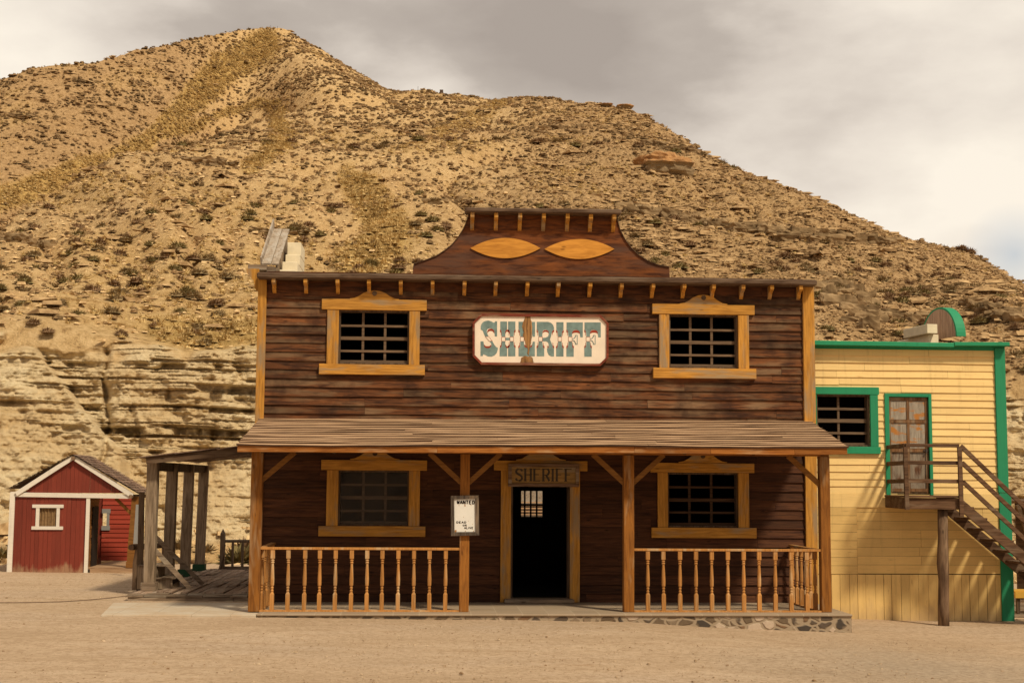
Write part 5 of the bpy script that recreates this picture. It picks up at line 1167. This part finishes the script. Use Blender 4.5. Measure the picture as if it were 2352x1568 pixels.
m = MB(); m.box(x0, x0+.03, YR+.01, YI, zf_, ztt); m.box(x0, bx0_, YI+.04, YI+.07, zf_, ztt); m.build('rear_wall', M['red_z'], hut)

# ================================================================== YELLOW BUILDING
YY = 25.98
def yx(u, v=1100, Y=YY): return X(u, v, Y)
yxl = XR+.0; yxr = yx(2297, 1100); zc_ = Z(2090, 797, YY)
yel = thing('yellow_building', ((yxl+yxr)/2, YY, -.35), 'yellow clapboard building with green trim and a dark barred upstairs window', 'building')
zband0, zband1 = Z(2100, 1165, YY), Z(2100, 1134, YY); zv = Z(2100, 1318, YY); zg = -.40
wy = (yx(1874, 965), yx(1996.5, 965), Z(1940, 1025.5, YY), Z(1940, 906, YY))
dy = (yx(2040, 1020), yx(2135, 1020), Z(2090, 1133.5, YY), Z(2090, 910, YY))
m = MB(); siding(m, yxl-.3, yxr, zband1, zc_-.04, YY, .135, [wy, dy], lap=.020, minl=1.1, maxl=2.6, jit=.005); m.build('upper_siding', M['yel_x'], yel)
m = MB(); m.box(yxl-.3, yx(2034), YY-.03, YY, zband0, zband1); m.box(yx(2141), yxr, YY-.03, YY, zband0, zband1); m.box(yx(2034), yx(2141), YY-.028, YY, zband0, zband1-.01); m.build('band_board', M['yel_x'], yel)
m = MB()
zz_ = zv; xs_ = yx(1968.5, 1240)
while zz_ < zband0-.01:
    h_ = .152; t_ = min(zband0, zz_+h_)
    for xa_, xb_ in ((yxl-.3, xs_), ):
        m.box(xa_, xb_-.004, YY-.018-rr.uniform(0, .012), YY, zz_+.003, t_-.002)
    zz_ += h_
zz_ = zv+.01
while zz_ < zband0-.01:
    t_ = min(zband0, zz_+.160); x = xs_; cut = rr.choice((yx(2108), yx(2112), yx(2254)))
    for xa_, xb_ in ((xs_, cut), (cut, yxr)): m.box(xa_+.003, xb_-.002, YY-.008-rr.uniform(0, .004), YY, zz_+.002, t_-.002)
    zz_ += .160
m.build('lower_boards', M['yel_low'], yel)
m = MB(); vboards(m, yxl-.3, yxr-.02, lambda x: zg-.03+.02*math.sin(x*9), zv-.004, YY, .158, .012, .006, .006); m.build('skirting_boards', M['yel_z'], yel)
m = MB(); m.box(yxl-.3, yxr, YY+.003, YY+.03, zg, zc_); 
m = MB(); zs_ = Z(2310, 1131, YY)
m.box(yx(2284.5, 900), yx(2308, 900), YY-.06, YY+.02, zs_+.002, zc_-.0); m.build('corner_board', M['green_z'], yel, bevel=.005)
m = MB(); m.box(yx(2296, 1220)-.01, yx(2321.5, 1220)+.01, YY-.05, YY+.16, zg-.06, zs_); m.build('corner_board', M['green_z'], yel, bevel=.005)
a = at(1868, 787, YY-.2); b = at(2190.5, 792.5, YY-.2); c = at(2318, 791, YY-.2)
m = MB(); m.beam((a.x-.2, YY-.10, a.z+.0), (b.x, YY-.10, b.z), .26, .085, seg=6, wob=.03); m.beam((b.x+.003, YY-.11, b.z+.02), (c.x, YY-.11, c.z+.005), .26, .075, seg=3, wob=.03); m.build('cornice', M['green_x'], yel, bevel=.01)
m = MB(); m.box(yxl-.3, yx(2306, 800), YY-.035, YY+.02, zc_-.05, zc_+.06); m.build('frieze', M['green_x'], yel)
# barred window with green casing
m = MB(); x0, x1, z0, z1 = wy; th = .035
m.box(x0, x0+th, YY-.01, YY+.17, z0, z1); m.box(x1-th, x1, YY-.01, YY+.17, z0, z1); m.box(x0+th, x1-th, YY-.01, YY+.17, z1-th, z1); m.box(x0+th, x1-th, YY-.01, YY+.17, z0, z0+th); yw = m.build('window', M['dk_z'], yel)
for nm, a_, b_, c_, d_2, mt in (('lintel', 1868, 2017.5, 889, 905.8, 'green_x'), ('sill', 1868, 2019, 1025.2, 1041.3, 'green_x'), ('side_casing', 1997, 2015, 906, 1025, 'green_z'), ('side_casing', 1868, 1874.3, 906, 1025, 'green_z')):
    m = MB(); m.box(yx(a_, 965), yx(b_, 965), YY-(.075 if nm != 'side_casing' else .068), YY-.012, Z(1940, d_2, YY), Z(1940, c_, YY)); m.build(nm, M[mt], yw, bevel=.004)
m = MB(); yy = YY+.1
m.box(yx(1931)-.02, yx(1931)+.02, yy-.02, yy+.02, z0+th, z1-th)
for v_, t_ in ((938.5, .022), (965.6, .035), (994, .022)): zz_ = Z(1940, v_, YY); m.box(x0+th, x1-th, yy-.04, yy+.01, zz_-t_, zz_+t_)
m.box(x0+th, x1-th, yy-.04, yy+.01, z0+th, z0+th+.04); m.build('grille', M['bars'], yw)
# upstairs door
yd = M['doorleaf']; dxa, dxb, dza, dzb2 = dy
m = MB(); m.box(dxa+.02, dxb-.02, YY+.03, YY+.06, dza, dzb2-.02); door = m.build('door', yd, yel)
m = MB()
fx0, fx1 = yx(2042, 1020), yx(2132, 1020); fm = (fx0+fx1)/2; fr_ = .045
for xa_, xb_ in ((fx0, fx0+fr_), (fx1-fr_, fx1), (fm-.025, fm+.025)): m.box(xa_, xb_, YY+.005, YY+.029, dza+.01, dzb2-.03)
for v_ in (916, 967.5, 1034, 1125): zz_ = Z(2090, v_, YY); m.box(fx0, fx1, YY+.002, YY+.029, zz_-.03, zz_+.03)
m.build('door_rails', wood('door_rail_wood', (.10, .045, .018), (.24, .12, .05), 'Z', .2, (.26, .18, .11), .4), door)
m = MB()
for xa_, xb_ in ((fx0+fr_, fm-.025), (fm+.025, fx1-fr_)):
    for va, vb in ((921, 963), (972, 1029)): m.box(xa_+.003, xb_-.003, YY+.018, YY+.0285, Z(2090, vb, YY), Z(2090, va, YY))
m.build('upper_panel', M['panel'], door)
m = MB(); m.box(fx1-.10, fx1-.0, YY-.012, YY+.001, Z(2090, 1036, YY), Z(2090, 1032, YY)); m.box(fx1-.06, fx1-.03, YY-.025, YY-.012, Z(2090, 1040, YY), Z(2090, 1030, YY)); m.build('latch', M['iron'], door)
m = MB(); m.box(yx(2034), dxa+.015, YY-.05, YY+.01, dza-.02, dzb2+.05); m.box(dxb-.015, yx(2141.5), YY-.05, YY+.01, dza-.02, dzb2+.05); m.box(dxa+.016, dxb-.016, YY-.048, YY+.01, dzb2-.01, dzb2+.05); m.build('door_casing', M['green_z'], yel)
# shell
BY_ = YY+5
m = MB(); m.box(yxr-.12, yxr+.02, YY+.17, BY_, zg, zc_); m.box(yxl+.01, yxl+.1, YY+.2, BY_, zg, zc_); m.box(yxl+.01, yxr, BY_, BY_+.1, zg, zc_); m.build('rear_walls', M['yel_x'], yel)
m = MB(); m.box(yxl+.01, yxr, YY+.03, BY_, zc_-.1, zc_); m.build('flat_roof', M['grey_y'], yel)
m = MB(); m.box(yxl+.11, yxr-.13, YY+.18, BY_-.01, 1.6, 1.7); m.box(yxl+.11, yxr-.13, YY+1.6, YY+1.65, 1.7, zc_-.1); m.build('inner_floor', M['dark'], yel)
m = MB(); m.box(yxl-.0, yxr, YY+.031, YY+.05, zg, 1.6); m.build('wall_lining', M['dark'], yel)
# round gable over the right side, seen from behind
cc = at(2152, 789, 27.0); ang = math.radians(78); ux = Vector((-math.cos(ang), math.sin(ang), 0)); nrm = Vector((math.sin(ang), math.cos(ang), 0))
rad_ = Z(2140, 711, 27.2)-cc.z; cc.z = zc_
rad_ = .60; cc.z = Z(2140, 711, 27.2)-rad_; cc.x += .04
arc = [cc+ux*(rad_*math.cos(math.pi*k/20))+Vector((0, 0, rad_*math.sin(math.pi*k/20))) for k in range(21)]
m = MB()
k = -1.0
while k < 1:
    a_, b_ = k+.008, min(1, k+.19)-.008; ha, hb = math.sqrt(max(0, 1-a_*a_)), math.sqrt(max(0, 1-b_*b_)); r2 = rad_*.97
    m.prism3([cc+ux*a_*r2, cc+ux*b_*r2, cc+ux*b_*r2+Vector((0,0,hb*r2)), cc+ux*((a_+b_)/2)*r2+Vector((0,0,math.sqrt(max(0,1-((a_+b_)/2)**2))*r2)), cc+ux*a_*r2+Vector((0,0,ha*r2))], nrm*.03); k += .19
m.build('round_gable_boards', wood('pinkish_boards', (.30, .19, .13), (.54, .37, .26), 'Z', .3, knots=False), yel)
m = MB()
for r0_, r1_, o0, o1 in ((rad_*.97, rad_*1.03, .0, .20), (rad_*.88, rad_*.965, .10, .14)):
    vs = []; fs = []
    for k in range(25):
        c_, s_ = math.cos(math.pi*k/24), math.sin(math.pi*k/24)
        for r_, o_ in ((r0_, o0), (r1_, o0), (r1_, o1), (r0_, o1)): vs.append(cc+ux*r_*c_+Vector((0, 0, r_*s_))+nrm*o_)
    for k in range(24):
        for j in range(4): fs.append((4*k+j, 4*k+(j+1)%4, 4*k+4+(j+1)%4, 4*k+4+j))
    m.add(vs, fs)
m.build('round_gable_rim', M['green_x'], yel)
bs = thing('block_wall', (at(2120, 785, 26.6).x, 26.6, zc_+.0), 'two courses of pale concrete blocks behind the green cornice beside the round gable', 'blocks')
e_ = at(2140, 785, 26.5)
for c_ in range(2):
    for k in range(4 - 0):
        L_0 = .34*k+(.17 if c_ == 0 else .0); s0_ = Vector((e_.x+(.10 if c_ == 0 else .0), 26.45, 0))+Vector((-.12, .99, 0)).normalized()*L_0*1.0
        if k == 3 and c_: continue
        d0 = Vector((-.12, .99, 0)).normalized(); s1_ = s0_+d0*.335; z0_b = Z(2140, 788, 26.5)+c_*.182
        m = MB(); m.beam((s0_.x, s0_.y, z0_b+.09), (s1_.x, s1_.y, z0_b+.09), .21, .178); m.build('block', M['block'], bs, bevel=.006)

# ------------------------------------------------------------------ outside stair
YL = 24.88
stt = thing('outside_stair', (X(2150, 1160, 25.3), 25.3, -.36), 'dark timber outside staircase with landing at the green-framed door', 'staircase')
lzt = Z(2140, 1137.5, YL); lx0 = X(2077, 1140, YL); lx1 = X(2205, 1140, YL)
m = MB(); y = YL-.04
while y < YY-.07: m.box(lx0-.02, lx1+.01, y, min(y+.155, YY-.065), lzt-.035, lzt+rr.uniform(-.003, .004)); y += .16
m.build('landing_boards', M['stair'], stt)
m = MB(); m.beam((lx0, YL+.03, lzt-.14), (lx1, YL+.03, lzt-.145), .05, .20, seg=5, wob=.03); m.beam((lx0+.02, YL+.06, lzt-.14), (lx0+.02, YY-.05, lzt-.13), .05, .20); m.beam((lx1-.03, YL+.06, lzt-.14), (lx1-.03, YY-.05, lzt-.13), .05, .20)
m.build('landing_beam', M['stair'], stt, bevel=.006)
m = MB(); p0 = at(2171.5, 1437, 24.97); xt_ = X(2168.8, 1165, 24.97)
m.tube([(p0.x, 25.06, p0.z-.05), *[(p0.x+(xt_-p0.x)*t+random.uniform(-.008, .008), 25.06, p0.z+(lzt-.245-p0.z)*t) for t in (.17, .4, .53, .75)], (xt_, 25.06, lzt-.245)], [.10, .098, .092, .105, .09, .088], 12, .05); m.build('pole', M['pole'], stt, smooth=True)
zr = [at(2140, v, YL).z for v in (1022.5, 1062, 1104)]
yr = YL-.0
def rail(p, q, name='rail', w_=.045, h_=.075): m = MB(); m.beam(p, q, w_, h_, seg=6, wob=.04); m.build(name, M['stair'], stt, bevel=.004)
px_a, px_b = X(2079.5, 1080, YL), X(2204, 1080, YL)
for i, z in enumerate(zr):
    rail((px_a+.01, yr-.0-.003*i, z), (px_b, yr-.003*i, z-.004), h_=.06 if i == 0 else .07)
    rail((px_a+.012, yr+.03, z-.004), (px_a+.03, YY-.03, z-.012))
for xx, zlo in ((px_a, lzt-.25), (px_b, lzt-.36)):
    m = MB(); m.beam((xx, yr-.045, zlo), (xx-.01, yr-.045, zr[0]-.03), .075, .05, up=(0, 1, 0), seg=4, wob=.03); m.build('rail_post', M['stair'], stt, bevel=.004)
# flight going down to the right
s0 = at(2207, 1148, YL); s1 = at(2352, 1269.7, YL); rise = (s1.z-s0.z)/(s1.x-s0.x); zgr = -.36
hyp = Vector((1, 0, rise)).normalized(); vth = Z(2214, 1151, YL)-Z(2214, 1181, YL)
def stringer(y, name='stringer'):
    top = (px_b-.02, lzt-.02); n_ = (top[1]-vth/2-zgr)/(-rise); m = MB()
    A = Vector((top[0], y, top[1]-vth/2)); Bq = A+Vector((n_, 0, n_*rise)); m.beam(A, Bq, .05, vth*hyp.x, seg=8, wob=.02); m.build(name, M['stair'], stt, bevel=.005)
stringer(YL+.0); stringer(YY-.14)
gxs = [X(2199+29.4*k, 1175+27.2*k, 25.35) for k in range(1)]
run, ris = .236, .236*(-rise); n_t = int((lzt-zgr)/ris)
for k in range(1, n_t+1):
    z = lzt-ris*k; x = px_b+run*(k-1)+.06
    m = MB(); m.box(x-.06, x+.20, YL+.03, YY-.17, z-.036, z+.0); m.build('tread', M['stair'], stt, bevel=.004)
for (u0, v0), (u1, v1) in (((2207, 1023.5), (2352, 1161.6)), ((2210, 1062), (2352, 1195.6)), ((2211.7, 1105.5), (2352, 1235.7))):
    a = at(u0, v0, YL-.03); b = at(u1, v1, YL-.03); k = (b.z-a.z)/(b.x-a.x); xe = a.x+2.3; rail((a.x, YL-.02, a.z), (xe, YL-.02, a.z+k*2.3), h_=.075)
m = MB(); xx = px_b+1.32; m.beam((xx, YL-.06, lzt+rise*1.3-.25), (xx, YL-.06, zr[0]+rise*1.25), .08, .05, up=(0, 1, 0)); m.build('rail_post', M['stair'], stt)

# ------------------------------------------------------------------ far right: boardwalk, bench, dark shed
m = MB(); xx0 = yxr+.25
for k in range(16): m.box(xx0+.0, xx0+4, 26.6+k*.2, 26.6+k*.2+.19, -.42, -.34+rr.uniform(-.004, .006))
m.build('boardwalk', M['grey_x'], None, recenter=True, label='weathered boardwalk just behind the right corner of the yellow building', category='boardwalk')
bn = thing('yellow_bench', (X(2352, 1390, 27.2), 27.2, -.33), 'worn yellow bench on the boardwalk under the outside stair', 'bench')
bzt = Z(2345, 1358, 27.2); bxa = X(2331, 1370, 27.2)
m = MB(); m.beam((bxa, 27.2, bzt-.06), (bxa+1.3, 27.2, bzt-.06), .06, .12); m.beam((bxa, 27.45, bzt+.0), (bxa+1.3, 27.45, bzt), .45, .035); m.build('seat', paint('bench_yellow', (.62, .36, .05), .2, (.3, .2, .1), 'X', .6), bn)
for xx in (bxa+.08, bxa+.28): m = MB(); m.beam((xx, 27.25, -.33), (xx, 27.25, bzt-.12), .06, .06, up=(0, 1, 0)); m.build('leg', M['dk_z'], bn)
sh = thing('dark_shed', (yxr+2.2, 30.5, -.3), 'dark plank lean-to with sloping roof at the right edge behind the stair', 'shed')
ra = at(2316, 1152, 29.5)
m = MB(); m.beam((ra.x, 29.5, ra.z), (ra.x+3, 29.5, ra.z+.12), 2.2, .05); m.build('roof', M['dk_x'], sh)
m = MB(); m.box(ra.x+.45, ra.x+3, 30.2, 30.25, -.3, ra.z-.03); m.build('wall', M['dk_x'], sh)
m = MB(); m.beam((X(2338, 1200, 28.6), 28.6, ra.z-.05), (X(2352, 1250, 28.6)+.35, 28.6, 0.3), .08, .08); m.build('brace', M['dk_x'], sh)
m = MB(); m.beam((X(2352, 1230, 28.6)+.3, 28.6, -.34), (X(2352, 1230, 28.6)+.3, 28.6, ra.z-.02), .12, .12, up=(0, 1, 0)); m.build('post', M['dk_z'], sh)
# pale plank shed seen through the doorway
YS2 = 35.2
ps = thing('plank_shed', (X(1205, 1240, YS2), YS2, -.3), 'pale plank shed with shingled eave seen through the barred back window', 'shed')
m = MB(); vboards(m, X(1100, 1200, YS2), X(1330, 1200, YS2), -.5, 3.2, YS2, .16, .02); m.build('wall', M['pale_y'], ps)
m = MB(); ze = Z(1205, 1195, YS2-1.1)
for i in range(7): m.beam((X(1100, 1200, YS2), YS2-1.1+i*.16, ze+.07*i), (X(1330, 1200, YS2), YS2-1.1+i*.16, ze+.07*i), .17, .03)
m.build('eave_shingles', M['shingle'], ps)

# ------------------------------------------------------------------ plants near the buildings
def bush(u, v, Y, r, label, mat, nb=160, sd=1, up=.4, wid=.10):
    p = at(u, v, Y); pz = float(gz(p.x, p.y)); v_, f_ = tufts(np.zeros((1, 3)), np.array([r]), nb, sd, up, wid)
    me = bpy.data.meshes.new('bush'); me.from_pydata([tuple(t) for t in v_], [], [tuple(t) for t in f_]); me.materials.append(M[mat]); o = bpy.data.objects.new('bush', me); COL.objects.link(o)
    o.location = (p.x, p.y, p.z); o['label'] = label; o['category'] = 'bush'
bush(2, 1284, 38.5, .40, 'green bush at the foot of the cliff at the left edge', 'shrub3', sd=4)
bush(548, 1292, 36.5, .62, 'dry leafy bush behind the rustic deck railing', 'shrub3', 220, 5, .35)
bush(566, 1275, 37.2, .55, 'brown dead bush behind the deck railing next to the corner post', 'shrub2', 160, 9)
bush(412, 1262, 39.0, .38, 'olive shrub at the cliff foot between the two nearest canopy posts', 'shrub', sd=6)
bush(470, 1268, 39.0, .36, 'small dry shrub at the cliff foot seen beside the green post base', 'shrub', sd=7)
